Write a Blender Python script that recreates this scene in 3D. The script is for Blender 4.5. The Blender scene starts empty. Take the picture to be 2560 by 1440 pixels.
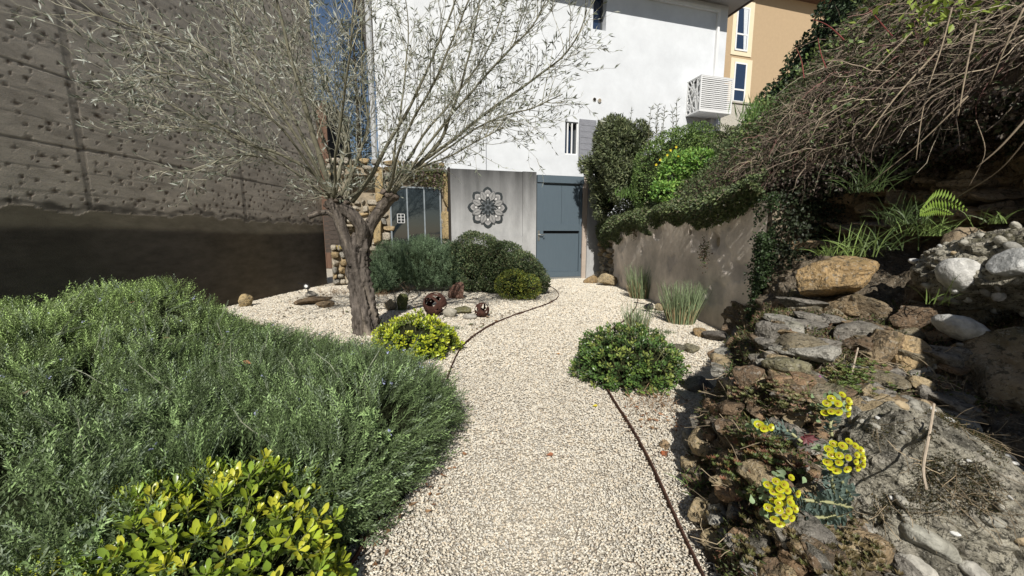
import bpy, bmesh, math
import numpy as np
from mathutils import Matrix, Vector
rng = np.random.default_rng(7)
sc = bpy.context.scene
R = math.radians
# ------------------------------------------------------------------ camera, sky, sun, exposure
CH, FPX, PITCH = 0.95, 951.0, math.atan(132/951.0)
cam_d = bpy.data.cameras.new('camera'); cam = bpy.data.objects.new('camera', cam_d)
sc.collection.objects.link(cam)
cam.location = (0, 0, CH); cam.rotation_euler = (R(90)-PITCH, 0, 0)
cam_d.sensor_width = 36; cam_d.lens = FPX/2560*36; cam_d.clip_start = 0.02; cam_d.clip_end = 500
sc.camera = cam
SUN_EL, AX = R(40), 0.045             # the light travels (AX, 1) over the ground
world = bpy.data.worlds.new('World'); sc.world = world; world.use_nodes = True
nt = world.node_tree; nt.nodes.clear()
wo = nt.nodes.new('ShaderNodeOutputWorld'); bg = nt.nodes.new('ShaderNodeBackground'); sky = nt.nodes.new('ShaderNodeTexSky')
sky.sky_type = 'NISHITA'; sky.sun_disc = False; sky.sun_elevation = SUN_EL
sky.sun_rotation = math.atan2(-AX, -1) % (2*math.pi)
sky.altitude = 200; sky.air_density = 1.0; sky.dust_density = 0.6
nt.links.new(sky.outputs[0], bg.inputs[0]); bg.inputs[1].default_value = 0.06
nt.links.new(bg.outputs[0], wo.inputs[0])
sl = bpy.data.lights.new('sun', 'SUN'); so = bpy.data.objects.new('sun', sl); sc.collection.objects.link(so)
sl.energy = 5.0; sl.angle = R(0.5); sl.color = (1.0, 0.96, 0.89)
trav = Vector((AX, 1, 0)).normalized()*math.cos(SUN_EL) + Vector((0, 0, -math.sin(SUN_EL)))
so.rotation_euler = trav.to_track_quat('-Z', 'Y').to_euler(); so.location = (0, -4, 8)
sc.view_settings.view_transform = 'Standard'; sc.view_settings.look = 'None'
sc.view_settings.exposure = 0.10; sc.view_settings.gamma = 1.0; sc.view_settings.use_curve_mapping = False
sc.cycles.max_bounces = 6; sc.cycles.diffuse_bounces = 3; sc.cycles.transparent_max_bounces = 8

# ------------------------------------------------------------------ measuring helpers
cp, sp = math.cos(PITCH), math.sin(PITCH)
def ray(px, py):
    u = (px-1280)/FPX; v = (720-py)/FPX
    return np.array([u, cp+v*sp, -sp+v*cp])
def at(px, py, Y):
    d = ray(px, py); return d*(Y/d[1]) + np.array([0, 0, CH])
def gr(px, py, z=0.0):
    d = ray(px, py); return d*((z-CH)/d[2]) + np.array([0, 0, CH])
WA = R(15.7); WP = np.array([0.52, 8.24, 0.0])
wa = np.array([math.cos(WA), math.sin(WA), 0]); wn = np.array([-math.sin(WA), math.cos(WA), 0])
def lp(px, py, off=0.0):               # a point of the plane parallel to the gate, off metres behind it
    d = ray(px, py); C0 = np.array([0, 0, CH])
    t = (np.dot(WP, wn)+off-np.dot(C0, wn))/np.dot(d, wn); P = C0+d*t
    return float(np.dot(P-WP, wa)), float(P[2])

# ------------------------------------------------------------------ numpy helpers
def _h(ix, iy, iz, s):
    h = (ix*374761393 + iy*668265263 + iz*1274126177 + s*974634777) & 0xffffffff
    h = ((h ^ (h >> 13))*1274126177) & 0xffffffff
    return ((h ^ (h >> 16)) & 0xffff)/65535.0
def vn(P, seed=0):
    P = np.asarray(P, float); i = np.floor(P).astype(np.int64); f = P-i; f = f*f*(3-2*f)
    x, y, z = i[..., 0], i[..., 1], i[..., 2]; r = 0
    for a in (0, 1):
        for b in (0, 1):
            for c in (0, 1):
                w = (f[..., 0] if a else 1-f[..., 0])*(f[..., 1] if b else 1-f[..., 1])*(f[..., 2] if c else 1-f[..., 2])
                r = r + w*_h(x+a, y+b, z+c, seed)
    return r*2-1
def fbm(P, o=4, seed=0):
    P = np.asarray(P, float); r = 0; a = 1; t = 0
    for k in range(o):
        r = r + a*vn(P*2**k, seed+k*17); t += a; a *= .5
    return r/t
def nrm(v):
    v = np.asarray(v, float); return v/np.maximum(np.linalg.norm(v, axis=-1, keepdims=True), 1e-9)
def sstep(a, b, x):
    t = np.clip((x-a)/(b-a), 0, 1); return t*t*(3-2*t)
def rnd_dirs(n): return nrm(rng.normal(size=(n, 3)))

class MB:
    def __init__(s): s.v = []; s.f = []; s.c = []; s.n = 0
    def add(s, V, F, col=(.5, .5, .5)):
        V = np.asarray(V, float).reshape(-1, 3); F = np.asarray(F, np.int64)
        col = np.asarray(col, float)
        if col.ndim == 1: col = np.tile(col, (len(V), 1))
        s.v.append(V); s.f.append(F+s.n); s.c.append(col); s.n += len(V); return s
    def box(s, x0, x1, y0, y1, z0, z1, col=(.5, .5, .5)):
        V = [(x, y, z) for z in (z0, z1) for y in (y0, y1) for x in (x0, x1)]
        return s.add(V, [(0, 2, 3, 1), (4, 5, 7, 6), (0, 1, 5, 4), (2, 6, 7, 3), (0, 4, 6, 2), (1, 3, 7, 5)], col)
    def tube(s, pts, rad, k=4, col=(.5, .5, .5), caps=True):
        P = np.asarray(pts, float); n = len(P); rad = np.broadcast_to(np.asarray(rad, float), (n,))
        T = nrm(np.gradient(P, axis=0)); up = np.array([.12, .31, .94])
        A = np.cross(T, up); A = nrm(A); B = np.cross(T, A)
        th = np.arange(k)*2*math.pi/k
        V = P[:, None] + rad[:, None, None]*(A[:, None]*np.cos(th)[None, :, None] + B[:, None]*np.sin(th)[None, :, None])
        i = np.arange(n-1)[:, None]*k; j = np.arange(k)[None]; j2 = (j+1) % k
        F = np.stack([i+j, i+j2, i+k+j2, i+k+j], -1).reshape(-1, 4)
        s.add(V.reshape(-1, 3), F, col)
        if caps and k > 3:
            s.f.append(np.array([list(range(s.n-n*k, s.n-n*k+k))[::-1]])); s.f.append(np.array([list(range(s.n-k, s.n))]))
        return s
    def batch(s, TV, TF, O, D, N, L, W, col):
        TV = np.asarray(TV, float); TF = np.asarray(TF); n = len(O); k = len(TV)
        D = nrm(D); N = N - D*np.sum(N*D, -1, keepdims=True); N = nrm(N); S = np.cross(N, D)
        L = np.broadcast_to(L, (n,)); W = np.broadcast_to(W, (n,))
        V = O[:, None]+D[:, None]*(TV[None, :, 0:1]*L[:, None, None])+S[:, None]*(TV[None, :, 1:2]*W[:, None, None])+N[:, None]*(TV[None, :, 2:3]*W[:, None, None])
        F = (TF[None]+(np.arange(n)*k)[:, None, None]).reshape(-1, TF.shape[1])
        C = np.repeat(np.broadcast_to(col, (n, 3)), k, axis=0)
        return s.add(V.reshape(-1, 3), F, C)
    def mesh(s, name, smooth=False, inv=None):
        me = bpy.data.meshes.new(name)
        V = np.concatenate(s.v)
        if inv is not None: V = V@np.array(inv)[:3, :3].T+np.array(inv)[:3, 3]
        C = np.concatenate(s.c)
        me.vertices.add(len(V)); me.vertices.foreach_set('co', V.astype(np.float32).ravel())
        lt = np.concatenate([np.full(len(f), f.shape[1]) for f in s.f]); lv = np.concatenate([f.ravel() for f in s.f])
        me.loops.add(len(lv)); me.loops.foreach_set('vertex_index', lv.astype(np.int32))
        me.polygons.add(len(lt)); me.polygons.foreach_set('loop_start', np.concatenate([[0], np.cumsum(lt)[:-1]]).astype(np.int32))
        me.polygons.foreach_set('loop_total', lt.astype(np.int32))
        me.polygons.foreach_set('use_smooth', np.full(len(lt), bool(smooth)))
        a = me.color_attributes.new('col', 'FLOAT_COLOR', 'POINT')
        a.data.foreach_set('color', np.concatenate([C, np.ones((len(C), 1))], 1).astype(np.float32).ravel())
        me.update(); me.validate(); return me
LEAF = (np.array([[0, 0, 0], [.45, -.5, .14], [1, 0, 0], [.45, .5, .14]]), np.array([[0, 1, 2], [0, 2, 3]]))
SPOON = (np.array([[0, 0, 0], [.35, 0, -.06], [.65, 0, -.08], [.88, 0, -.02], [1, 0, .08],
                   [.35, -.22, 0], [.65, -.46, .04], [.88, -.34, .06], [.35, .22, 0], [.65, .46, .04], [.88, .34, .06]]),
         np.array([[0, 5, 1, 1], [1, 5, 6, 2], [2, 6, 7, 3], [3, 7, 4, 4], [0, 1, 8, 8], [1, 2, 9, 8], [2, 3, 10, 9], [3, 4, 10, 10]]))
_t = []
for q in SPOON[1]:
    _t.append([q[0], q[1], q[2]])
    if q[2] != q[3]: _t.append([q[0], q[2], q[3]])
SPOON = (SPOON[0], np.array(_t))
def ico(sub):
    bm = bmesh.new(); bmesh.ops.create_icosphere(bm, subdivisions=sub, radius=1)
    V = np.array([v.co[:] for v in bm.verts]); F = np.array([[v.index for v in f.verts] for f in bm.faces]); bm.free(); return V, F
ICO = {k: ico(k) for k in (1, 2, 3, 4, 5, 6)}

# ------------------------------------------------------------------ object helpers
def tag(o, label=None, cat=None, group=None, kind=None):
    for k, v in (('label', label), ('category', cat), ('group', group), ('kind', kind)):
        if v: o[k] = v
    return o
FR = {}
def thing(name, label, cat, loc=(0, 0, 0), rz=0.0, group=None):
    o = bpy.data.objects.new(name, None); sc.collection.objects.link(o); o.empty_display_size = .1
    o.location = [float(x) for x in loc]; o.rotation_euler = (0, 0, rz)
    FR[o.name] = (Matrix.Translation(Vector([float(x) for x in loc]))@Matrix.Rotation(rz, 4, 'Z')).inverted()
    return tag(o, label, cat, group)
def build(name, mb, m, parent=None, smooth=False, local=False, loc=None, kind=None, label=None, cat=None, group=None):
    inv = None
    if parent is not None and not local: inv = FR[parent.name]
    if parent is None and loc is not None and not local: inv = Matrix.Translation(-Vector([float(x) for x in loc]))
    me = mb.mesh(name, smooth, inv); me.materials.append(m)
    o = bpy.data.objects.new(name, me); sc.collection.objects.link(o)
    if parent is not None: o.parent = parent; FR[o.name] = FR[parent.name]
    elif loc is not None: o.location = [float(x) for x in loc]
    return tag(o, label, cat, group, kind)

# ------------------------------------------------------------------ materials
def mat(name, color=None, rough=.85, bump=0, bscale=40, var=0, vscale=6, trans=0, spec=.3, metal=0, vcol2=None, stretch=None, detail=6, attr=None):
    m = bpy.data.materials.new(name); m.use_nodes = True; t = m.node_tree; b = t.nodes['Principled BSDF']; out = t.nodes['Material Output']
    b.inputs['Roughness'].default_value = rough; b.inputs['Metallic'].default_value = metal; b.inputs['Specular IOR Level'].default_value = spec
    if color is None:
        a = t.nodes.new('ShaderNodeAttribute'); a.attribute_name = attr or 'col'; csock = a.outputs['Color']
    else:
        c = t.nodes.new('ShaderNodeRGB'); c.outputs[0].default_value = (*color, 1); csock = c.outputs[0]
    tc = t.nodes.new('ShaderNodeTexCoord'); co = tc.outputs['Object']
    if stretch:
        mp = t.nodes.new('ShaderNodeMapping'); mp.inputs['Scale'].default_value = stretch; t.links.new(co, mp.inputs[0]); co = mp.outputs[0]
    if var:
        n = t.nodes.new('ShaderNodeTexNoise'); n.inputs['Scale'].default_value = vscale; n.inputs['Detail'].default_value = detail; n.inputs['Roughness'].default_value = .65
        t.links.new(co, n.inputs['Vector'])
        r = t.nodes.new('ShaderNodeMapRange'); r.inputs[1].default_value = .3; r.inputs[2].default_value = .7
        t.links.new(n.outputs[0], r.inputs[0])
        mx = t.nodes.new('ShaderNodeMix'); mx.data_type = 'RGBA'
        if vcol2 is not None:
            r.inputs[3].default_value = 0; r.inputs[4].default_value = var
            mx.blend_type = 'MIX'; mx.inputs['B'].default_value = (*vcol2, 1); t.links.new(r.outputs[0], mx.inputs['Factor'])
            t.links.new(csock, mx.inputs['A']); csock = mx.outputs['Result']
        else:
            r.inputs[3].default_value = 1-var; r.inputs[4].default_value = 1+var*.6
            mx.blend_type = 'MULTIPLY'; mx.inputs['Factor'].default_value = 1
            t.links.new(csock, mx.inputs['A']); t.links.new(r.outputs[0], mx.inputs['B']); csock = mx.outputs['Result']
    t.links.new(csock, b.inputs['Base Color'])
    if bump:
        n2 = t.nodes.new('ShaderNodeTexNoise'); n2.inputs['Scale'].default_value = bscale; n2.inputs['Detail'].default_value = 8; n2.inputs['Roughness'].default_value = .6
        t.links.new(co, n2.inputs['Vector'])
        bp = t.nodes.new('ShaderNodeBump'); bp.inputs['Strength'].default_value = min(bump, 1); bp.inputs['Distance'].default_value = .01*max(1, bump)
        t.links.new(n2.outputs[0], bp.inputs['Height']); t.links.new(bp.outputs[0], b.inputs['Normal'])
    if trans:
        tr = t.nodes.new('ShaderNodeBsdfTranslucent'); ms = t.nodes.new('ShaderNodeMixShader'); ms.inputs[0].default_value = trans
        t.links.new(csock, tr.inputs[0]); t.links.new(b.outputs[0], ms.inputs[1]); t.links.new(tr.outputs[0], ms.inputs[2]); t.links.new(ms.outputs[0], out.inputs[0])
    m['csock'] = 0
    return m
M_leaf = mat('leaf', rough=.5, trans=.22, spec=.35)
M_gloss = mat('glossy_leaf', rough=.32, trans=.28, spec=.5)
M_needle = mat('needle_leaf', rough=.5, trans=.15, spec=.4)
M_olive = mat('olive_leaf', rough=.5, trans=.12, spec=.35)
M_bark = mat('olive_bark', rough=.95, spec=.1, bump=2.4, bscale=55, var=.6, vscale=28, stretch=(1, 1, .35), detail=10)
M_twig = mat('twig_bark', rough=.85, var=.3, vscale=30)
M_pebble = mat('crushed_gravel', rough=.85, var=.12, vscale=200)
def rockmat(name, fine, vs, bs, bd, dark=(.05, .048, .038), pale=(.50, .47, .40), amt_d=.85, amt_p=.6):
    m = mat(name, rough=.95, bump=bd, bscale=bs, var=.35, vscale=vs, detail=10, spec=.15)
    t = m.node_tree; b = t.nodes['Principled BSDF']; src = b.inputs['Base Color'].links[0].from_socket; tc = t.nodes.new('ShaderNodeTexCoord')
    for k, (sc_, colr, lo, hi, amt) in enumerate(((fine, dark, .53, .58, amt_d), (fine*1.7, pale, .56, .60, amt_p), (fine*.28, dark, .55, .75, amt_d*.7))):
        n = t.nodes.new('ShaderNodeTexNoise'); n.noise_dimensions = '4D'; n.inputs['W'].default_value = k*7.3; n.inputs['Scale'].default_value = sc_; n.inputs['Detail'].default_value = 7; n.inputs['Roughness'].default_value = .7
        t.links.new(tc.outputs['Object'], n.inputs['Vector']); r = t.nodes.new('ShaderNodeMapRange'); r.inputs[1].default_value = lo; r.inputs[2].default_value = hi; r.inputs[4].default_value = amt; t.links.new(n.outputs[0], r.inputs[0])
        x = t.nodes.new('ShaderNodeMix'); x.data_type = 'RGBA'; x.inputs['B'].default_value = (*colr, 1); t.links.new(src, x.inputs['A']); t.links.new(r.outputs[0], x.inputs['Factor']); src = x.outputs['Result']
    t.links.new(src, b.inputs['Base Color']); return m
M_rock = rockmat('garden_rock', 38, 14, 70, 2.0, amt_d=.7, amt_p=.35)
M_smooth = mat('smooth_pebble', rough=.9, spec=.15, bump=.9, bscale=70, var=.4, vscale=30, detail=10)
M_cong = rockmat('conglomerate_rock', 70, 30, 90, 2.6, amt_d=.9, amt_p=.75)
M_plain = mat('painted', rough=.6)
M_matte = mat('matte', rough=.9, var=.15, vscale=20)
M_rust = mat('rusted_steel', (.095, .048, .034), rough=.85, bump=.6, bscale=60, var=.45, vscale=18, spec=.2)
M_wallL = mat('cast_concrete', rough=.95, spec=.1, bump=.5, bscale=110, var=.3, vscale=7, stretch=(1, .6, 1.6), detail=10)
M_plaster = mat('old_plaster', rough=.95, bump=1.0, bscale=25, var=.28, vscale=4.5, detail=12)
M_door = mat('door_paint', (.088, .118, .142), rough=.5, bump=.12, bscale=80, var=.07, vscale=9, stretch=(6, 6, .4), spec=.4)
M_ball = mat('dark_rust', (.075, .036, .027), rough=.9, bump=.6, bscale=60, var=.5, vscale=22, spec=.15)
M_core = mat('shaded_foliage', rough=1, spec=.05)  # for solid cores whose dark colour stands for shade inside plants
M_soil = mat('soil', (.10, .075, .05), rough=1, bump=2, bscale=25, var=.5, vscale=15)

def white_wall():
    m = mat('white_render', (.65, .67, .69), rough=.9, bump=.35, bscale=9, var=.12, vscale=1.6, detail=9)
    return m
M_white = white_wall()
M_trim = mat('white_trim', (.74, .74, .73), rough=.6, var=.05, vscale=3)
M_beige = mat('beige_render', (.43, .315, .195), rough=.95, bump=.5, bscale=90, var=.06, vscale=8)
M_cream = mat('cream_surround', (.72, .62, .44), rough=.9, var=.05, vscale=5)
M_dark = mat('dark_interior', (.015, .016, .018), rough=.9)
M_metal = mat('brushed_metal', (.55, .54, .5), rough=.35, metal=.9)
M_black = mat('black_plastic', (.02, .02, .022), rough=.45)
M_wood = mat('weathered_grey_wood', (.25, .255, .28), rough=.9, bump=.8, bscale=12, var=.35, vscale=5, stretch=(1.5, 1, 14))
M_graph = mat('graphite_steel', (.045, .052, .055), rough=.55, spec=.4)
M_silverleaf = mat('silver_fret', (.42, .41, .40), rough=.7)
M_ivory = mat('ivory_dot', (.72, .71, .67), rough=.6)
def glass(name, col, rough=.04):
    m = bpy.data.materials.new(name); m.use_nodes = True; b = m.node_tree.nodes['Principled BSDF']
    b.inputs['Base Color'].default_value = (*col, 1); b.inputs['Roughness'].default_value = rough
    b.inputs['Specular IOR Level'].default_value = .9; b.inputs['IOR'].default_value = 1.6; return m
M_glass = glass('window_glass', (.012, .018, .022)); M_glassb = glass('house_glass', (.02, .035, .07))
def gate_concrete():
    m = mat('stained_concrete', (.35, .35, .345), rough=.9, bump=.4, bscale=30, var=.22, vscale=3, stretch=(1.6, 1.6, .6), detail=10)
    t = m.node_tree; b = t.nodes['Principled BSDF']; src = b.inputs['Base Color'].links[0].from_socket
    tc = t.nodes.new('ShaderNodeTexCoord'); sx = t.nodes.new('ShaderNodeSeparateXYZ'); t.links.new(tc.outputs['Object'], sx.inputs[0])
    n = t.nodes.new('ShaderNodeTexNoise'); n.inputs['Scale'].default_value = 1; n.inputs['Detail'].default_value = 8
    mp = t.nodes.new('ShaderNodeMapping'); mp.inputs['Scale'].default_value = (6, 6, .35); t.links.new(tc.outputs['Object'], mp.inputs[0]); t.links.new(mp.outputs[0], n.inputs['Vector'])
    a = t.nodes.new('ShaderNodeMath'); a.operation = 'MULTIPLY_ADD'; a.inputs[1].default_value = .8; t.links.new(n.outputs[0], a.inputs[0]); t.links.new(sx.outputs[2], a.inputs[2])
    r = t.nodes.new('ShaderNodeMapRange'); r.inputs[1].default_value = 1.5; r.inputs[2].default_value = 2.75; r.inputs[3].default_value = 1.1; r.inputs[4].default_value = .16
    t.links.new(a.outputs[0], r.inputs[0])
    mx = t.nodes.new('ShaderNodeMix'); mx.data_type = 'RGBA'; mx.blend_type = 'MULTIPLY'; mx.inputs['Factor'].default_value = 1
    t.links.new(src, mx.inputs['A']); t.links.new(r.outputs[0], mx.inputs['B']); t.links.new(mx.outputs['Result'], b.inputs['Base Color']); return m
M_conc = gate_concrete()

# ------------------------------------------------------------------ ground and hill
g = MB(); xs = np.linspace(-60, 60, 49); ys = np.linspace(-20, 100, 49)
X, Y = np.meshgrid(xs, ys); V = np.stack([X, Y, X*0-.012], -1).reshape(-1, 3)
i, j = np.meshgrid(np.arange(48), np.arange(48)); k = (j*49+i).ravel()
g.add(V, np.stack([k, k+1, k+50, k+49], -1))
build('ground', g, mat('gravel_base', (.60, .54, .44), rough=.95, bump=2.5, bscale=90, var=.35, vscale=95), kind='structure')

lw_x = lambda y: -4.28+.082*y
def grid_faces(nu, nv):
    i, j = np.meshgrid(np.arange(nv-1), np.arange(nu-1)); k = (j*nv+i).ravel(); return np.stack([k, k+nv, k+nv+1, k+1], -1)

# rocky bank on the right, lofted through measured lines (near -> far)
YS = np.array([-.6, .3, .95, 1.4, 1.9, 2.5, 3.1, 3.7])
rows = np.array([
 [(.40,0,0),(.48,0,0),(.60,0,0),(.74,0,0),(1.06,0,0),(1.52,0,0),(2.02,0,0),(2.12,0,0)],
 [(.58,0,.12),(.62,0,.16),(.72,0,.22),(.84,0,.30),(1.12,0,.38),(1.60,0,.2),(2.06,0,.22),(2.16,0,.3)],
 [(.70,0,.08),(.74,0,.14),(.80,0,.2),(1.02,0,.47),(1.30,0,.54),(1.72,0,.44),(2.12,0,.5),(2.24,0,.6)],
 [(.9,0,.0),(.9,0,.0),(.95,0,.05),(1.35,0,.44),(1.62,0,.52),(1.95,0,.64),(2.28,0,.72),(2.35,0,.85)],
 [(1.35,0,.0),(1.42,0,.0),(1.35,0,.1),(1.75,0,.46),(2.05,0,.58),(2.35,0,.72),(2.5,0,.82),(2.5,0,.95)],
 [(1.65,0,.1),(1.75,0,.1),(2.0,0,.40),(2.3,0,.66),(2.7,0,.74),(2.85,0,.8),(2.75,0,.9),(2.6,0,1.0)],
 [(1.9,0,1.05),(2.1,0,1.1),(2.4,0,1.5),(2.7,0,1.75),(3.0,0,1.75),(3.0,0,1.6),(2.75,0,1.5),(2.55,0,1.45)],
])
for r_ in range(7): rows[r_, :, 1] = YS
def loft(rows, nu, nv):
    a, b = rows.shape[:2]; A = np.linspace(0, a-1, nu); B = np.linspace(0, b-1, nv)
    def itp(arr, t, ax):
        i = np.clip(np.floor(t).astype(int), 0, arr.shape[ax]-2); f = (t-i); f = f*.5+.5*(f*f*(3-2*f))
        lo = np.take(arr, i, ax); hi = np.take(arr, i+1, ax); sh = [1]*arr.ndim; sh[ax] = len(t); f = f.reshape(sh); return lo*(1-f)+hi*f
    return itp(itp(rows, A, 0), B, 1)
def vnormals(G):
    du = np.gradient(G, axis=0); dv = np.gradient(G, axis=1); return nrm(np.cross(du, dv))
G = loft(rows, 230, 260); Nn = vnormals(G)
if Nn[100, 100, 2] < 0: Nn = -Nn
# stratified ledges: displacement that changes with height, plus rough noise
P = G.copy()
strat = fbm(np.stack([P[..., 0]*2.2, P[..., 1]*2.2, P[..., 2]*16], -1), 4, 3)
rough = fbm(P*7, 5, 9)
G = G + Nn*(strat*.085+rough*.07+.05*np.abs(fbm(P*14, 3, 19)))[..., None]
G[0, :, 2] = -.03
hz_ = sstep(.75, 1.0, P[..., 2])[..., None]; cb = (np.array([.15, .12, .085])*(1-hz_)+np.array([.36, .26, .16])*hz_)*(1+.35*fbm(P*5, 4, 2)[..., None]) + np.array([.05, .035, .015])*sstep(0, .6, fbm(P*2.3, 3, 77))[..., None]  # upper face paler: colour lifted to show in the overhang's shade
moss = sstep(.0, .5, fbm(P*4, 4, 31))*sstep(.3, .8, Nn[..., 2]); cb = cb*(1-moss[..., None]*.8)+np.array([.075, .07, .028])*moss[..., None]*.8
b = MB(); b.add(G.reshape(-1, 3), grid_faces(230, 260), np.clip(cb, .015, 1).reshape(-1, 3))
bank_ob = build('rocky_bank', b, M_rock, kind='structure'); FR['rocky_bank'] = Matrix()
BANK = G; BANKN = Nn
# hill above the lip and above the plastered wall
lipY = [-.8, .3, .84, .96, 1.25, 2.0, 2.5, 3.1, 3.6, 4.6, 5.6, 6.6, 7.6, 9.5]
lipX = [1.2, 1.35, 1.6, 2.35, 2.4, 2.45, 2.5, 2.3, 2.15, 2.12, 2.12, 2.12, 2.15, 2.2]  # near end, out of frame, shaped to throw shade on the rocks
lipZ = [1.0, 1.0, 1.1, 1.5, 1.6, 1.66, 1.55, 1.44, 1.34, 1.32, 1.3, 1.28, 1.24, 1.2]
slpY = [-1, .8, 1.3, 2, 3.5, 5, 7, 9]; slp = [.1, .15, 1.1, 1.5, 1.35, .98, .70, .6]
def hillz(x, y):
    lx = np.interp(y, lipY, lipX); lz = np.interp(y, lipY, lipZ); s = np.interp(y, slpY, slp)
    d = np.maximum(x-lx, 0); return lz + s*np.minimum(d, 2.4+0*d) + .12*s*np.maximum(d-2.4, 0)
hy = np.linspace(-.8, 9.3, 260); hd = np.concatenate([np.linspace(0, 3.2, 70), np.linspace(3.3, 12, 12)])
HX = np.interp(hy, lipY, lipX)[None]+hd[:, None]; HY = np.tile(hy, (len(hd), 1)); HZ = hillz(HX, HY)
HG = np.stack([HX, HY, HZ], -1); HG[1:, :, 2] += .1*fbm(HG*2, 4, 5)[1:]
# curl the lip back under so that the hill has a thickness
under = HG[0:1].copy(); under[..., 0] += .9; under[..., 2] += .08
under = under.repeat(1, 0); HG2 = np.concatenate([under, HG], 0)
b = MB(); b.add(HG2.reshape(-1, 3), grid_faces(len(HG2), 260), (.07, .055, .035))
build('hillside', b, M_soil, kind='structure')

# ------------------------------------------------------------------ left wall
wl = thing('concrete_wall', 'tall cast concrete wall with rows of pock marks above a smooth dark plinth', 'wall', (lw_x(4), 4, 0))
ya = np.arange(1.6, 7.5, .0165); za = np.arange(0, 5.8, .0165)
YY, ZZ = np.meshgrid(ya, za); nv = len(ya)
D = np.zeros_like(YY); C = np.ones((*YY.shape, 3))*np.array([.53, .465, .385])
C = C*(1+.16*fbm(np.stack([YY*1.5, YY*0, ZZ*9], -1), 5, 1)+.12*fbm(np.stack([YY*9, YY*0, ZZ*14], -1), 4, 71))[..., None]
# board joints and lift lines
board = np.abs(((ZZ+.006*np.sin(YY*3)+.02) % .205)-.1); D -= .0006*(board < .012); C *= (1-.12*(board < .012))[..., None]
D += .0007*(_h(np.floor(ZZ/.205).astype(np.int64), np.floor((YY+.7*np.floor(ZZ/.205))/2.7).astype(np.int64), 0*YY.astype(np.int64), 5)-.5)
for z0 in (1.74, 2.35, 3.05, 3.9, 4.7):
    l = np.abs(ZZ-z0-.012*vn(np.stack([YY*2, YY*0, YY*0+z0], -1), 3)) < .011; D -= .003*l; C *= (1-.45*l)[..., None]
for y0 in (3.66, 5.55): 
    l = np.clip(1-np.abs(YY-y0-.008*np.sin(ZZ*2))/.03, 0, 1); D -= .0012*(l > 0); C = C*(1-.3*(l > 0)[..., None])*1.0
pits = []
ny, nz = int(5.9/.096), int(5/.096)
for a in range(ny):
    for c in range(nz):
        y0 = 1.6+(a+.5+rng.uniform(-.42, .42)+(c % 2)*.5)*.096; z0 = 1.2+(c+.5+rng.uniform(-.42, .42))*.096
        if rng.random() < .9: pits.append((y0, z0, rng.uniform(.011, .023), rng.uniform(.7, 1.4), rng.random()))
for (y0, z0, r0, el, dk) in pits:
    i0 = int((y0-1.6)/.0165); j0 = int(z0/.0165); a0, a1 = max(i0-4, 0), min(i0+5, nv); c0, c1 = max(j0-5, 0), min(j0+6, len(za))
    if a0 >= a1 or c0 >= c1: continue
    yy = YY[c0:c1, a0:a1]; zz = ZZ[c0:c1, a0:a1]
    d = np.sqrt(((yy-y0)/(r0*el))**2+((zz-z0)/r0)**2)*(1+.35*vn(np.stack([yy*60, zz*60, yy*0+y0*9], -1), 4))
    w = np.clip(1.15-d, 0, 1)**.7; D[c0:c1, a0:a1] -= .003*w
    C[c0:c1, a0:a1] = C[c0:c1, a0:a1]*(1-w[..., None]*(.5+.45*dk)*np.array([1, 1.06, 1.1]))
zc = 1.175+.035*vn(np.stack([ya*2.1, ya*0, ya*0], -1), 8)+.03*vn(np.stack([ya*9, ya*0, ya*0], -1), 9)-.01*(ya-3)
low = ZZ < zc[None]; D = np.where(low, .002+.0008*fbm(np.stack([YY*1.5, ZZ*1.5, YY*0], -1), 3, 33), D)
band = np.clip(1-np.abs(ZZ-zc[None]-.03)/(.05+.045*vn(np.stack([YY*8, ZZ*3, YY*0], -1), 12)), 0, 1)
D -= band*.0008*(1+fbm(np.stack([YY*14, ZZ*14, YY*0], -1), 3, 6)); C = C*(1-.72*np.clip(band*2.2, 0, 1)*(.75+.4*vn(np.stack([YY*20, ZZ*25, YY*0], -1), 2)))[..., None]
lc = np.array([.22, .19, .14])*(1+.25*fbm(np.stack([YY*2, ZZ*3, YY*0], -1), 4, 21))[..., None]
dkz = sstep(1.04, .96, ZZ+.02*np.sin(YY*1.3)-.01*(YY-3)*0); lc = lc*(1-dkz[..., None])+np.array([.085, .074, .06])*dkz[..., None]*(1+.3*fbm(np.stack([YY*1.2, ZZ*2, YY*0], -1), 4, 22))[..., None]
lc += (np.array([.03, .02, .006])*np.exp(-((YY-5.6)/.7)**2)[..., None])*dkz[..., None]
C = np.where(low[..., None], lc, C)
Dn = np.array([.9966, -.0817, 0])
V = np.stack([lw_x(YY), YY, ZZ], -1)+Dn*D[..., None]
b = MB(); b.add(V.reshape(-1, 3), grid_faces(len(za), nv), np.clip(C, .01, 1).reshape(-1, 3))
build('wall_face', b, M_wallL, wl)
b = MB()
for (y0, y1, off, zt, ztop) in ((-5, 1.6, 0, 0, 7.2), (1.6, 7.5, -.03, 0, 5.8), (1.6, 7.5, 0, 5.8, 7.2)):
    f = [np.array([lw_x(y)+off-dx, y, z]) for dx in (0, .35) for y in (y0, y1-(.002 if y1 == 7.5 else 0)) for z in (zt, ztop)]
    b.add(f, [(0, 2, 3, 1), (4, 5, 7, 6), (0, 1, 5, 4), (2, 6, 7, 3), (0, 4, 6, 2), (1, 3, 7, 5)], (.3, .27, .23))
build('wall_core', b, M_wallL, wl)

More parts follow.
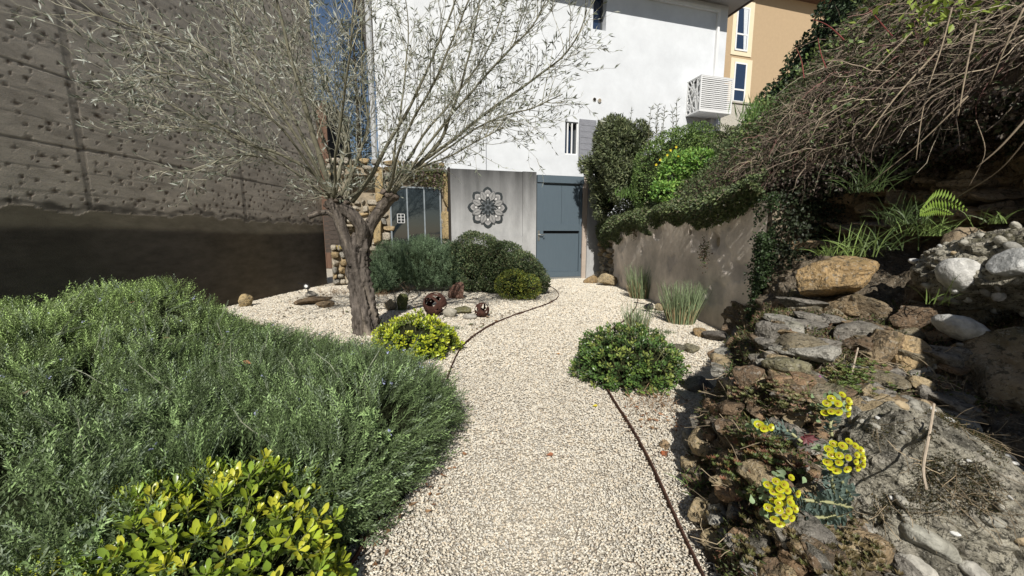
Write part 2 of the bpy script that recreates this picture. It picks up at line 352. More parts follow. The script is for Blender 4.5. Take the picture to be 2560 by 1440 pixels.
# ------------------------------------------------------------------ gate wall, gate, mandala (frame of the gate plane)
def wthing(name, label, cat, X, Z=0.0, off=0.0, group=None):
    o = thing(name, label, cat, WP+wa*X+wn*off+np.array([0, 0, Z]), WA, group); o['_'] = 0; del o['_']; return o
def wb(name, X0, boxes, m, parent, off=0.0, Z=0, col=(.5, .5, .5), **k):
    b = MB()
    for (x0, x1, y0, y1, z0, z1) in boxes: b.box(x0-X0, x1-X0, y0-off, y1-off, z0-Z, z1-Z, col)
    return build(name, b, m, parent, local=True, **k)
xl = lp(1128, 560)[0]; zt = lp(1128, 420)[1]; xr = -.015; xj = lp(1306, 500)[0]; zpb = lp(1300, 590)[1]
cw = wthing('gate_wall', 'streaky grey concrete garden wall with recessed panel left of the blue gate', 'wall', xl)
ztr = lp(1338, 431)[1]
zt = (zt+ztr)/2
wb('pilaster', xl, [(xj, xr, -.03, .2, -.05, zt)], M_conc, cw)
wb('recessed_panel', xl, [(xl, xj-.001, .0, .18, zpb, zt-.003)], M_conc, cw)
wb('wall_base', xl, [(xl, xj-.001, -.022, .18, -.05, zpb-.002)], M_conc, cw)
wb('edge_strip', xl, [(xl-.035, xl-.003, -.01, .19, .0, zt+.02)], mat('dark_joint', (.03, .025, .02)), cw)

mx_, mz_ = lp(1219, 519); RR = (lp(1269, 519)[0]-lp(1169, 519)[0])/2
md = wthing('wall_ornament', 'round grey flower mandala ornament fixed on the concrete wall panel', 'wall ornament', mx_, mz_, -.012)
def petal(b, ang, r0, r1, w, z0, z1, tip=.6, n=9, col=(.5, .5, .5), pw=1.0, shift=0):
    t = np.linspace(0, 1, n); prof = np.sin(np.pi*t**tip)**pw; prof[0] = max(prof[0], .05)
    L = np.stack([r0+(r1-r0)*t, -w*prof], -1); Rr = np.stack([r0+(r1-r0)*t, w*prof], -1)
    O = np.concatenate([L, Rr[::-1]]); ca, sa = math.cos(ang), math.sin(ang)
    X = O[:, 0]*ca-O[:, 1]*sa; Z = O[:, 0]*sa+O[:, 1]*ca; m = len(O)
    V = np.concatenate([np.stack([X, X*0+z0, Z], -1), np.stack([X, X*0+z1, Z], -1)])
    b.add(V, [list(range(m, 2*m))], col) if False else None
    F = [[n_i, n_i+1, 2*n-2-n_i, 2*n-1-n_i] for n_i in range(n-1)]
    F1 = [[q+m for q in f] for f in F]; side = [[q, (q+1) % m, (q+1) % m+m, q+m] for q in range(m)]
    b.add(V, F1+side, col)
m_flat = mat('mandala_col', rough=.65)
cD, cS, cM = (.03, .036, .038), (.33, .32, .31), (.12, .12, .12)
for k_ in range(8):
    b = MB(); a = k_*math.pi/4+math.pi/2
    petal(b, a, RR*.45, RR, RR*.245, .004, -.004, tip=1.0, col=cD, pw=.62)
    petal(b, a, RR*.5, RR*.86, RR*.16, -.004, -.007, tip=1.0, col=cS, pw=.7)
    for q in (-2, -1, 0, 1, 2):
        petal(b, a+q*.055, RR*.58, RR*(.82-abs(q)*.035), RR*.010, -.007, -.009, tip=1, col=cM, n=4)
    th = np.linspace(0, 2*np.pi, 9)[:-1]; c0 = np.array([math.cos(a), 0, math.sin(a)])*RR*.59
    b.add(np.array([[c0[0]+RR*.04*math.cos(t), -.012, c0[2]+RR*.04*math.sin(t)] for t in th]), [list(range(8))], (.7, .69, .66))
    build('outer_petal', b, m_flat, md, local=True)
for k_ in range(8):
    b = MB(); a = (k_+.5)*math.pi/4+math.pi/2
    petal(b, a, RR*.36, RR*.86, RR*.165, -.010, -.014, tip=.85, col=cM, pw=.8)
    petal(b, a, RR*.38, RR*.80, RR*.135, -.014, -.017, tip=.85, col=(.30, .295, .285), pw=.8)
    petal(b, a, RR*.38, RR*.79, RR*.010, -.017, -.019, tip=1, col=cD, n=4)
    for q in range(5):
        for s_ in (-1, 1):
            r0 = RR*(.45+q*.065); ca, sa = math.cos(a), math.sin(a); w_ = RR*.095*math.sin(math.pi*(.25+q*.13))
            p0 = np.array([r0, 0]); p1 = np.array([r0+RR*.06, s_*w_]); pp = []
            for p_, hw in ((p0, .006), (p1, .004)):
                for s2 in (-1, 1): pp.append([(p_[0]+s2*hw*RR)*ca-p_[1]*sa, -.0185, (p_[0]+s2*hw*RR)*sa+p_[1]*ca])
            b.add(pp, [[0, 1, 3, 2]], cM)
    build('leaf_petal', b, m_flat, md, local=True)
b = MB()
for (n_, r0, r1, w_, z_, c_) in ((16, .18, .46, .05, -.018, cD), (8, .1, .40, .07, -.021, (.07, .08, .085)), (16, .05, .3, .035, -.024, cD), (8, .03, .22, .045, -.027, (.10, .11, .12)), (8, .0, .13, .03, -.03, cD)):
    for k_ in range(n_): petal(b, (k_+.5*(n_ == 16))*2*math.pi/n_+math.pi/2, RR*r0, RR*r1, RR*w_, z_+.003, z_, tip=1, col=c_, n=6)
for k_ in range(16):
    a = k_*math.pi/8; petal(b, a, RR*.33, RR*.39, RR*.018, -.0215, -.0235, tip=1, col=cS, n=5)
build('flower_centre', b, m_flat, md, local=True)

# gate
xg0, xg1 = 0.0, lp(1452, 600)[0]; zg = (lp(1342, 437)[1]+lp(1450, 443)[1])/2
gt = wthing('garden_gate', 'closed slate blue wooden garden gate with two panels in the concrete wall', 'gate', xg0)
zh = zg-lp(1340, 455)[1]; zh = .15
xs1 = lp(1357, 560)[0]; xs2 = lp(1447, 560)[0]
zm1, zm0 = lp(1400, 560)[1], lp(1400, 577)[1]; zb1 = lp(1400, 679)[1]; 
wb('header', 0, [(xg0, xg1+.02, -.06, .06, zg-zh, zg)], M_door, gt)
wb('left_stile', 0, [(xg0, xs1, -.035, .03, .04, zg-zh-.004)], M_door, gt)
wb('right_stile', 0, [(xs2, xg1+.0, -.035, .03, .04, zg-zh-.004)], M_door, gt)
wb('middle_rail', 0, [(xs1+.002, xs2-.002, -.033, .03, zm0, zm1)], M_door, gt)
wb('bottom_rail', 0, [(xs1+.002, xs2-.002, -.033, .03, .04, zb1)], M_door, gt)
xm = (xs1+xs2)/2
for (a0, a1) in ((xs1+.003, xm-.003), (xm+.003, xs2-.003)): wb('upper_panel', 0, [(a0, a1, -.004, .02, zm1+.002, zg-zh-.006)], M_door, gt)
wb('lower_panel', 0, [(xs1+.003, xs2-.003, .004, .02, zb1+.002, zm0-.06)], M_door, gt)
wb('gap_backing', 0, [(xs1, xs2, .022, .05, .06, zg-zh-.006)], M_dark, gt)
hx, hz = lp(1345, 590)
hd_ = wb('handle_plate', 0, [(hx-.022, hx+.022, -.043, -.036, hz-.10, hz+.12)], M_metal, gt)
b = MB(); b.tube([(hx, -.04, hz+.03), (hx, -.085, hz+.03), (hx+.03, -.09, hz+.03), (hx+.12, -.085, hz+.025)], .011, 8); build('lever', b, M_metal, hd_, local=True)
for zz_ in (.45, 1.15, 1.75):
    wb('hinge', 0, [(xs2+.04, xg1-.006, -.045, -.036, zz_, zz_+.09)], M_black, gt)
# right gate post
xp1 = xg1+.05; xp2 = xp1+.55
pp_ = wthing('gate_post', 'pale concrete gate post right of the blue gate under the ivy', 'gate post', xp1)
wb('post_body', xp1, [(xp1+.07, xp2, -.07, .2, -.05, 2.25)], M_conc, pp_)
wb('door_jamb', xp1, [(xp1-.03, xp1+.068, -.03, .18, -.05, 2.2)], mat('pinkish_jamb', (.42, .35, .29), var=.15), pp_)
wb('threshold', 0, [(xg0, xg1, -.06, .1, -.02, .035)], mat('grey_sill', (.2, .2, .19)), gt)

# ------------------------------------------------------------------ ruin wall with window
def rock_verts(size, seed, sub=2, ang=.35, noise=.16, rot=None, cuts=9, boxy=1.0):
    V, F = ICO[sub]; V = np.sign(V)*np.abs(V)**boxy; V = V/np.abs(V).max(); r = np.random.default_rng(seed)
    for k_ in range(cuts):
        n_ = nrm(r.normal(size=3)); d_ = r.uniform(.45, .85); s_ = V@n_; over = np.maximum(s_-d_, 0); V = V-n_*(over*.85)[:, None]
    V = V*(1+noise*fbm(V*1.6+seed, 3, seed)[:, None]+.05*fbm(V*6+seed, 2, seed)[:, None])
    V = V/np.abs(V).max(0)*np.array(size)/2*1.0
    if rot is not None:
        m_ = np.array(Matrix.Rotation(rot[2], 3, 'Z')@Matrix.Rotation(rot[1], 3, 'Y')@Matrix.Rotation(rot[0], 3, 'X')); V = V@m_.T
    return V, F
RO = .30
rx0 = lp(822, 560, RO)[0]; rx1 = xl-.04
rw = wthing('ruin_wall', 'old rubble stone wall with ochre quoins and moss beside the concrete wall', 'wall', rx0, 0, RO)
zrt = lp(1050, 418, RO)[1]
wx0, wx1 = lp(975, 530, RO)[0], lp(1103, 530, RO)[0]; wz0, wz1 = lp(1040, 625, RO)[1], lp(1040, 467, RO)[1]
dx0, dx1 = lp(868, 470, RO)[0], lp(942, 470, RO)[0]; dz0, dz1 = lp(905, 494, RO)[1], lp(905, 436, RO)[1]
M_mortar = mat('rubble_mortar', (.30, .25, .18), rough=1, bump=2.2, bscale=18, var=.35, vscale=8)
b = MB()
def wbx(x0, x1, y0, y1, z0, z1): b.box(x0-rx0, x1-rx0, y0, y1, z0, z1)
wbx(rx0, dx0, .06, .4, -.05, zrt-.05); wbx(dx0+.001, dx1-.001, .06, .4, -.05, dz0); wbx(dx0+.001, dx1-.001, .06, .4, dz1, zrt-.05)
wbx(dx1, wx0, .06, .4, -.05, zrt-.05); wbx(wx0+.001, wx1-.001, .06, .4, -.05, wz0); wbx(wx0+.001, wx1-.001, .06, .4, wz1, zrt-.05); wbx(wx1, rx1, .06, .4, -.05, zrt-.05)
wbx(dx0-.1, dx1+.1, .402, .45, dz0-.1, dz1+.1)
build('mortar', b, M_mortar, rw, local=True)
def stone_col(r, ochre=.3):
    k_ = r.random()
    if k_ < ochre: c = np.array([.42, .31, .17])
    elif k_ < .75: c = np.array([.42, .37, .29])
    elif k_ < .9: c = np.array([.30, .28, .24])
    else: c = np.array([.5, .46, .38])
    return c*r.uniform(.75, 1.15)
rs = np.random.default_rng(5)
nst = 0
z = 0.0
while z < zrt:
    h_ = rs.uniform(.06, .19); x = rx0
    while x < rx1-.03:
        w_ = min(rs.uniform(.08, .36), rx1-x); cx, cz = x+w_/2, z+h_/2
        inw = wx0-.03 < cx < wx1+.03 and wz0-.03 < cz < wz1+.03; ind = dx0-.02 < cx < dx1+.02 and dz0-.02 < cz < dz1+.03
        panel = dx0-.1 < cx < wx0-.2 and lp(905, 640, RO)[1] < cz < dz0
        if not (inw or ind) and not (cz < .55 and cx > lp(960, 600, RO)[0]) :
            fl = .5 if panel else 1
            V, F = rock_verts((w_*.97, .2, h_*.93), 100+nst, 3, cuts=4, boxy=.45, noise=.12)
            b = MB(); b.add(V+np.array([cx-rx0, .045 + (.03 if panel else 0), cz]), F, stone_col(rs, .1 if panel else .3)); build('stone', b, M_rock, rw, local=True, smooth=False); nst += 1
        x += w_+rs.uniform(.004, .015)
    z += h_+.008
# ochre quoins
for (pxa, pxb, pya, pyb) in ((938, 958, 420, 505), (936, 956, 548, 622), (1103, 1126, 430, 520), (1102, 1126, 528, 600)):
    xa, za_ = lp(pxa, pyb, RO); xb_, zb_ = lp(pxb, pya, RO)
    V, F = rock_verts((xb_-xa, .24, zb_-za_), nst+31, 4, cuts=3, noise=.10, boxy=.35)
    b = MB(); b.add(V+np.array([(xa+xb_)/2-rx0, .0, (za_+zb_)/2]), F, (.44, .33, .17)); build('quoin_stone', b, M_rock, rw, local=True); nst += 1
# carved relief and shelf near the trunk
b = MB(); xa, za_ = lp(868, 566, RO); xb_, zb_ = lp(900, 560, RO); b.box(xa-rx0-.02, xb_-rx0+.05, -.16, .05, za_, za_+.035); build('stone_shelf', b, mat('pale_stone', (.42, .36, .26), var=.3, vscale=20), rw, local=True)
# coping
b = MB()
for k_ in range(11):
    x = rx0+(rx1-rx0)*k_/11; V, F = rock_verts(((rx1-rx0)/11*1.03, .42, .09), 900+k_, 2, cuts=6); b = MB(); b.add(V+np.array([x-rx0+(rx1-rx0)/22, .2, zrt-.035]), F, (.22, .19, .13)); build('coping_stone', b, M_rock, rw, local=True)
# window in the ruin wall
rwn = wthing('metal_window', 'old grey metal framed three pane window leaning in the stone wall', 'window', wx0, wz0, RO)
W_, H_ = wx1-wx0, wz1-wz0; M_wf = mat('grey_window_frame', (.22, .25, .27), rough=.6, var=.3, vscale=14)
b = MB(); fw = .03
b.box(-.0, W_, -.02, .02, H_-fw, H_); b.box(0, W_, -.02, .02, 0, fw); b.box(0, fw, -.021, .02, fw+.001, H_-fw-.001); b.box(W_-fw, W_, -.021, .02, fw+.001, H_-fw-.001)
build('frame', b, M_wf, rwn, local=True)
for q in (1, 2):
    b = MB(); b.box(W_*q/3-.013, W_*q/3+.013, -.018, .02, fw+.002, H_-fw-.002); build('mullion', b, M_wf, rwn, local=True)
for q in range(3):
    b = MB(); x0 = fw if q == 0 else W_*q/3+.013; x1 = W_-fw if q == 2 else W_*(q+1)/3-.013
    b.box(x0+.001, x1-.001, .0+.002*q, .006+.002*q, fw+.002, H_-fw-.002); build('pane', b, M_glass, rwn, local=True)
b = MB(); b.box(0.02, W_-.02, .12, .14, 0.02, H_-.02); build('backing', b, M_dark, rwn, local=True)
# inner casement seen in the left pane
b = MB(); sx0, sz0 = lp(994, 557, RO-.025); sx1, sz1 = lp(1011, 535, RO-.025); sx0 -= wx0; sx1 -= wx0; sz0 -= wz0; sz1 -= wz0
for q in range(3): b.box(sx0+(sx1-sx0)*q/2-.005, sx0+(sx1-sx0)*q/2+.005, -.012, -.006, sz0, sz1)
for q in range(4): b.box(sx0+.006, sx1-.006, -.011, -.007, sz0+(sz1-sz0)*q/3-.004, sz0+(sz1-sz0)*q/3+.004)
build('small_grille', b, M_trim, rwn, local=True)

# stub stone pier in front-left with rounded cobbles
xa, za_ = lp(832, 703, .1); xb_, zb_ = lp(885, 622, .1)
pr = wthing('stone_pier', 'low pier of rounded yellowish cobbles between the dark wall and the olive trunk', 'pier', xa, 0, .1)
b = MB(); b.box(0, xb_-xa, .06, .24, -.05, zb_); build('pier_core', b, M_mortar, pr, local=True)
z = 0.0; q = 0
while z < zb_-.02:
    h_ = rs.uniform(.09, .16); x = 0
    while x < xb_-xa-.03:
        w_ = min(rs.uniform(.09, .16), xb_-xa-x+.02); V, F = rock_verts((w_*.98, .22, h_*.95), 300+q, 3, cuts=3, noise=.2, boxy=.7)
        b = MB(); b.add(V+np.array([x+w_/2, .03, z+h_/2]), F, stone_col(rs, .45)*1.1); build('cobble', b, M_rock, pr, smooth=True, local=True); x += w_; q += 1
    z += h_*.97
b = MB(); V, F = rock_verts((xb_-xa+.05, .34, .1), 77, 3, cuts=8); b.add(V+np.array([(xb_-xa)/2, .06, zb_+.03]), F, (.42, .33, .12)); build('cap_stone', b, M_rock, pr, local=True)
# weathered boards between the dark wall and the pier
xa, _ = lp(812, 600, .22); xb_, _ = lp(866, 600, .22)
fb = wthing('board_fence', 'dark weathered board fence in the corner behind the olive tree', 'fence', xa, 0, .22)
for q in range(9):
    b = MB(); z0 = .62+q*.085; b.box(0, xb_-xa, 0, .02, z0, z0+.08); build('plank', b, mat('dark_board', (.07, .055, .045), var=.3, vscale=20) if q == 0 else bpy.data.materials['dark_board'], fb, local=True)

# ------------------------------------------------------------------ white house
HO = 1.25
hx0 = lp(943, 300, HO)[0]; hx1 = lp(1812, 150, HO)[0]; zs = lp(1812, 14, HO)[1]
hs = wthing('white_house', 'white rendered house with small barred window behind the garden wall', 'house', hx0, 0, HO)
def hole(px0, py0, px1, py1):
    a0, b0 = lp(px0, py1, HO); a1, b1 = lp(px1, py0, HO); return a0, a1, b0, b1
holes = [hole(1412, 306, 1446, 386), hole(1491, 308, 1592, 398), hole(1482, 0, 1517, 72)]
holes[2] = (holes[2][0], holes[2][1], holes[2][2], holes[2][3]+.35)
xsb = sorted({hx0, hx1, *[h[0] for h in holes], *[h[1] for h in holes]}); zsb = sorted({0.0, zs, *[h[2] for h in holes], *[h[3] for h in holes]})
b = MB(); T_ = .32
for a0, a1 in zip(xsb[:-1], xsb[1:]):
    for c0, c1 in zip(zsb[:-1], zsb[1:]):
        mxx, mzz = (a0+a1)/2, (c0+c1)/2
        if any(h[0] < mxx < h[1] and h[2] < mzz < h[3] for h in holes): continue
        b.add(np.array([[a0, 0, c0], [a1, 0, c0], [a1, 0, c1], [a0, 0, c1]])-[hx0, 0, 0], [[0, 1, 2, 3]])
for h in holes:
    a0, a1, c0, c1 = h; q0 = a0-hx0; q1 = a1-hx0
    b.add([[q0, 0, c0], [q0, 0, c1], [q0, T_, c1], [q0, T_, c0], [q1, 0, c0], [q1, 0, c1], [q1, T_, c1], [q1, T_, c0]],
          [[0, 1, 2, 3], [4, 7, 6, 5], [0, 3, 7, 4], [1, 5, 6, 2]])
Wd = hx1-hx0
b.add([[0, 0, 0], [0, 0, zs], [0, 6, zs], [0, 6, 0], [Wd, 0, 0], [Wd, 0, zs], [Wd, 6, zs], [Wd, 6, 0]], [[0, 3, 2, 1], [4, 5, 6, 7], [3, 7, 6, 2]])
build('wall', b, M_white, hs, local=True)
def win_in(h, name='window', bars=0, mull=False, off=.16):
    a0, a1, c0, c1 = h; q0, q1 = a0-hx0+.004, a1-hx0-.004; c0 += .004; c1 -= .004; f = .045
    b = MB(); b.box(q0, q1, off, off+.05, c0, c0+f); b.box(q0, q1, off, off+.05, c1-f, c1); b.box(q0, q0+f, off, off+.049, c0+f+.001, c1-f-.001); b.box(q1-f, q1, off, off+.049, c0+f+.001, c1-f-.001)
    w = build(name, b, M_graph if not mull else M_trim, hs, local=True)
    b = MB(); b.box(q0+f+.001, q1-f-.001, off+.02, off+.03, c0+f+.002, c1-f-.002); build('pane', b, M_glassb if off < .2 else M_glass, w, local=True)
    for k_ in range(bars):
        x = q0+(q1-q0)*(k_+.5+.25*(k_ == 2))/3.0+.02; b = MB(); b.box(x-.016, x+.016, .03, .06, c0+.03, c1-.002); build('bar', b, M_trim, w, local=True)
    if bars:
        b = MB(); b.box(q0, q1, .02, .1, c0+.0, c0+.028); build('sill', b, M_trim, w, local=True)
    return w
win_in(holes[0], bars=3); win_in(holes[1], off=.2); win_in(holes[2], off=.18)
# shutters of grey boards: one between the two windows, one right of the second
def shutter(px0, px1, py0, py1, lab):
    a0, c0 = lp(px0, py1, HO-.05); a1, c1 = lp(px1, py0, HO-.05)
    s_ = wthing('window_shutter', lab, 'shutter', a0, c0, HO-.06, 'grey plank shutters on the white house')
    n_ = 7
    for k_ in range(n_):
        z0 = (c1-c0)*k_/n_; b = MB(); b.box(0.03, a1-a0, 0.002*(k_ % 2), .03, z0+.003, z0+(c1-c0)/n_-.003); build('plank', b, M_wood, s_, local=True)
    b = MB(); b.box(0, .028, -.006, .03, 0, c1-c0); build('edge_board', b, M_wood, s_, local=True)
shutter(1447, 1491, 301, 404, 'weathered grey plank shutter between the barred window and the shrub')
shutter(1576, 1618, 312, 412, 'grey plank shutter mostly hidden behind the tall shrub shoots')
# vents
for (px_, py_, lab, c_, kk) in ((1486, 249, 'open black round vent hole left of the capped one in the white wall', .012, 0), (1498, 252, 'round vent with rusty cap right of the black hole in the white wall', .3, 1)):
    X_, Z_ = lp(px_, py_, HO); v_ = wthing('vent_pipe', lab, 'vent', X_, Z_, HO)
    b = MB(); b.tube([(0, -.012-.02*kk, 0), (0, .05, 0)], .05, 14, (.6, .58, .53)); build('collar', b, M_matte, v_, local=True)
    b = MB(); b.tube([(0, -.016-.02*kk, 0), (0, -.0125-.02*kk, 0)], .041, 14, (c_, c_*.85, c_*.65)); build('mouth', b, M_matte, v_, local=True)
# thin cable up the wall
X_, Z_ = lp(1216, 430, HO-.02); X2, Z2 = lp(1216, 255, HO-.02)
b = MB(); b.tube([(0, 0, 0), (0, 0, (Z2-Z_)/2), (.004, 0, Z2-Z_+1.2)], .009, 5, (.25, .26, .28)); c_ = wthing('wall_cable', 'thin grey cable running straight up the white wall above the mandala', 'cable', X_, Z_, HO-.015); build('cable', b, M_plain, c_, local=True)
# eaves (part of the house)
b = MB(); OV = .72
b.box(-.5, Wd+.32, -OV, 6.3, zs, zs+.04, (.5, .5, .5)); sf = build('soffit', b, mat('grey_soffit', (.34, .33, .33), rough=.8), hs, local=True)
b = MB(); b.box(-.55, Wd+.38, -OV-.05, 6.35, zs+.042, zs+.2); build('roof', b, mat('roof_edge', (.09, .06, .05)), hs, local=True)
b = MB(); b.tube([(Wd+.37, -OV, zs+.03), (Wd+.37, 6, zs+.03)], .055, 8, (.06, .045, .04)); gt_ = build('gutter', b, M_plain, hs, local=True)
# white frame strip (downpipe with horizontal run under the eaves)
Xd, Zd = lp(1795, 25, HO); Xd -= hx0
b = MB(); b.box(Xd-.035, Xd+.035, -.07, -.001, 0, Zd); b.box(.3, Xd-.036, -.07, -.002, Zd-.08, Zd); build('downpipe', b, M_trim, hs, local=True)
# left corner pipe
b = MB(); b.tube([(-.09, .1, 0), (-.09, .1, zs)], .06, 8, (.42, .43, .44)); build('corner_pipe', b, M_plain, hs, local=True)

# AC unit cover on the wall
a0, c1 = lp(1715, 205, HO); f0, f1 = lp(1754, 187, HO-.5), lp(1834, 200, HO-.5); e0 = lp(1750, 276, HO-.5); 
x0_, x1_ = f0[0]+.0, f1[0]; z1_, z0_ = f0[1], e0[1]
ac = wthing('air_conditioner_cover', 'white metal air conditioner cover with slats and cut-out side on the house wall', 'air conditioner cover', x0_, z0_, HO)
Wc, Hc, Dc = x1_-x0_, z1_-z0_, .5
b = MB(); t_ = .03
for (xa_, xb2, ya_, yb_, za2, zb2) in ((0, t_, -Dc, -Dc+t_, 0, Hc), (Wc-t_, Wc, -Dc, -Dc+t_, 0, Hc), (t_, Wc-t_, -Dc, -Dc+t_, Hc-t_, Hc), (t_, Wc-t_, -Dc, -Dc+t_, 0, t_*1.6), (0, t_, -.03, -.002, 0, Hc)):
    b.box(xa_, xb2, ya_, yb_, za2, zb2)
build('frame', b, M_trim, ac, local=True)
ns = 16
for k_ in range(ns):
    z0 = t_*1.6+(Hc-t_*2.6)*(k_+.22)/ns; b = MB(); b.box(t_+.001, Wc-t_-.001, -Dc+.006, -Dc+.02, z0, z0+(Hc-t_*2.6)/ns*.56); build('slat', b, M_trim, ac, local=True)
b = MB(); b.box(-.004, Wc+.004, -Dc-.004, -.001, Hc+.001, Hc+.012); build('top_plate', b, M_trim, ac, local=True)
b = MB(); b.box(0, Wc, -Dc, -.001, -.012, -.001); build('bottom_plate', b, M_trim, ac, local=True)
rl = np.random.default_rng(3); b = MB()
for (y0, z0, y1, z1) in [(-Dc+.03, .0, -.03, .35*Hc), (-Dc+.03, .2, -.1, Hc), (-Dc+.03, .55*Hc, -.03, .12*Hc), (-Dc+.03, .8*Hc, -.03, .45*Hc), (-.38, .0, -.2, Hc), (-.45, Hc, -.12, 0), (-.3, Hc, -.03, .6*Hc), (-.03, .75*Hc, -.3, 0), (-Dc+.03, .35*Hc, -.03, .9*Hc), (-.2, 0, -.03, .25*Hc), (-Dc+.03, .9*Hc, -.3, Hc), (-.4, 0, -.35, Hc)]:
    d = nrm(np.array([y1-y0, z1-z0]))*.012; b.add([[.003, y0-d[1], z0+d[0]], [.003, y0+d[1], z0-d[0]], [.003, y1+d[1], z1-d[0]], [.003, y1-d[1], z1+d[0]], [.012, y0-d[1], z0+d[0]], [.012, y0+d[1], z0-d[0]], [.012, y1+d[1], z1-d[0]], [.012, y1-d[1], z1+d[0]]],
      [[0, 1, 2, 3], [7, 6, 5, 4], [0, 4, 5, 1], [3, 2, 6, 7], [0, 3, 7, 4], [1, 5, 6, 2]])
b.box(0, .012, -Dc+.03, -.03, 0, .02); b.box(0, .012, -Dc+.03, -.03, Hc-.02, Hc)
build('cut_out_side', b, M_trim, ac, local=True)
b = MB(); b.box(.06, Wc-.06, -Dc+.1, -.05, .05, Hc-.1, (.5, .5, .48)); build('unit_body', b, M_matte, ac, local=True)

# beige house
BO = 5.5
bx0 = lp(1790, 100, BO)[0]; bh = wthing('beige_house', 'ochre beige rendered house with cream window surrounds behind the white house', 'house', bx0, 0, BO)
zbt = lp(1990, 0, BO)[1]
b = MB(); b.box(0, 6, 0, 5, -.1, zbt); build('wall', b, M_beige, bh, local=True)
b = MB(); b.box(-.3, 6.3, -.5, 5.3, zbt+.002, zbt+.22); build('roof', b, mat('brown_eave', (.1, .055, .035)), bh, local=True)
for (pa, pb, pc, pd, sx0, sx1, sz0, sz1) in ((1834, 22, 1874, 126, 1825, 1887, 8, 136), (1828, 160, 1866, 255, 1818, 1880, 152, 268)):
    A0, A1 = lp(pa, pd, BO), lp(pc, pb, BO); S0, S1 = lp(sx0, sz1, BO), lp(sx1, sz0, BO); o_ = bx0
    b = MB(); b.box(S0[0]-o_, S1[0]-o_, -.03, -.001, S0[1], S1[1]); w_ = build('window', b, M_cream, bh, local=True)
    b = MB(); zmid = A0[1]+(A1[1]-A0[1])*(.36 if pb < 100 else .3); f = .06
    X0, X1 = A0[0]-o_, A1[0]-o_
    for bb in ((X0, X1, A0[1], A0[1]+f), (X0, X1, A1[1]-f, A1[1]), (X0, X1, zmid, zmid+f)): b.box(bb[0], bb[1], -.055, -.032, bb[2], bb[3])
    b.box(X0, X0+f, -.056, -.032, A0[1], A1[1]); b.box(X1-f, X1, -.056, -.032, A0[1], A1[1]); build('frame', b, M_trim, w_, local=True)
    b = MB(); b.box(X0+f, X1-f, -.044, -.034, A0[1]+f, A1[1]-f); build('pane', b, M_glassb, w_, local=True)
    if pb < 100:
        b = MB(); n_ = 14; xx = np.linspace(X0+(X1-X0)*.5, X1-f-.02, n_); yy = -.0475+.003*np.sin(np.arange(n_)*1.7)
        V = np.concatenate([np.stack([xx+.12*np.linspace(1, 0, n_), yy, xx*0+A0[1]+f], -1), np.stack([xx, yy, xx*0+A1[1]-f], -1)])
        b.add(V, [[q, q+1, q+1+n_, q+n_] for q in range(n_-1)], (.62, .65, .68)); build('curtain', b, M_matte, w_, local=True)
# low roughcast wall between the houses
X0, Z0 = lp(1790, 340, HO+.9); X1, Z1 = lp(1870, 262, HO+.9)
lwl = wthing('roughcast_wall', 'small pale roughcast wall seen below the right end of the slatted cover', 'wall', X0, 0, HO+.9)
b = MB(); b.box(0, X1-X0+1, 0, .2, 0, Z1); build('wall_body', b, mat('pale_roughcast', (.5, .47, .4), bump=2, bscale=30, var=.3, vscale=25), lwl, local=True)
b = MB(); b.box(-.03, X1-X0+1, -.04, .24, Z1+.001, Z1+.05); build('coping', b, mat('pale_coping', (.45, .42, .36)), lwl, local=True)
# brown timber building and dark conifer in the gap left of the white house
P0 = at(760, 480, 11); ng = thing('brown_shed', 'narrow strip of a brown timber clad building beside the tall concrete wall', 'shed', (P0[0], 11, 0))
xE = at(816, 300, 11)[0]
for k_ in range(10):
    b = MB(); w_ = .12; x = xE-(k_+1)*w_; b.box(x-P0[0], x-P0[0]+w_-.006, .0, .03, 0, 4.6); build('board', b, mat('brown_timber', (.13, .075, .05), var=.35, vscale=6, stretch=(8, 8, .6)) if k_ == 0 else bpy.data.materials['brown_timber'], ng, local=True)
b = MB(); b.box(xE-P0[0]-1.3, xE-P0[0], .032, 1.5, 0, 4.6); build('body', b, M_dark, ng, local=True)

# ------------------------------------------------------------------ plastered wall right
pw = thing('plaster_wall', 'old cracked grey-beige plastered retaining wall below the ivy on the right', 'wall', (2.05, 5.4, 0))
pya = np.arange(3.22, 7.55, .025); pza = np.arange(-.03, 1.27, .025); PY, PZ = np.meshgrid(pya, pza)
pwx = lambda y: np.interp(y, [3.2, 7.6], [2.13, 1.98])
n1 = fbm(np.stack([PY*1.6, PZ*1.6, PY*0], -1), 5, 41); n2 = fbm(np.stack([PY*6, PZ*6, PY*0], -1), 4, 43)
cr = np.abs(fbm(np.stack([PY*1.9+n2*.3, PZ*2.4, PY*0+3], -1), 4, 47)); crack = np.clip(1-cr/.018, 0, 1)*(fbm(np.stack([PY, PZ, PY*0+9], -1), 2, 51) > -.05)
PD = n1*.012+n2*.004-crack*.010
PC = np.array([.70, .62, .54])*(1+.28*n1+.22*n2)[..., None]; PC = PC*(1-.6*crack)[..., None]
patch = sstep(.25, .4, fbm(np.stack([PY*2.6, PZ*3.2, PY*0+5], -1), 4, 53)); PC = PC*(1-patch[..., None]*.35)+np.array([.30, .29, .31])*patch[..., None]*.3; PD -= patch*.01
for (hpx, hpy, rr) in ((1770, 605, .07), (1610, 560, .03), (1712, 580, .02)):
    u_ = (hpx-1280)/FPX; y0 = 2.05/u_; z0 = at(hpx, hpy, y0)[2]; w = np.clip(1.2-np.sqrt(((PY-y0)/rr)**2+((PZ-z0)/(rr*1.5))**2), 0, 1); PD -= w*.06; PC = PC*(1-.7*w[..., None])
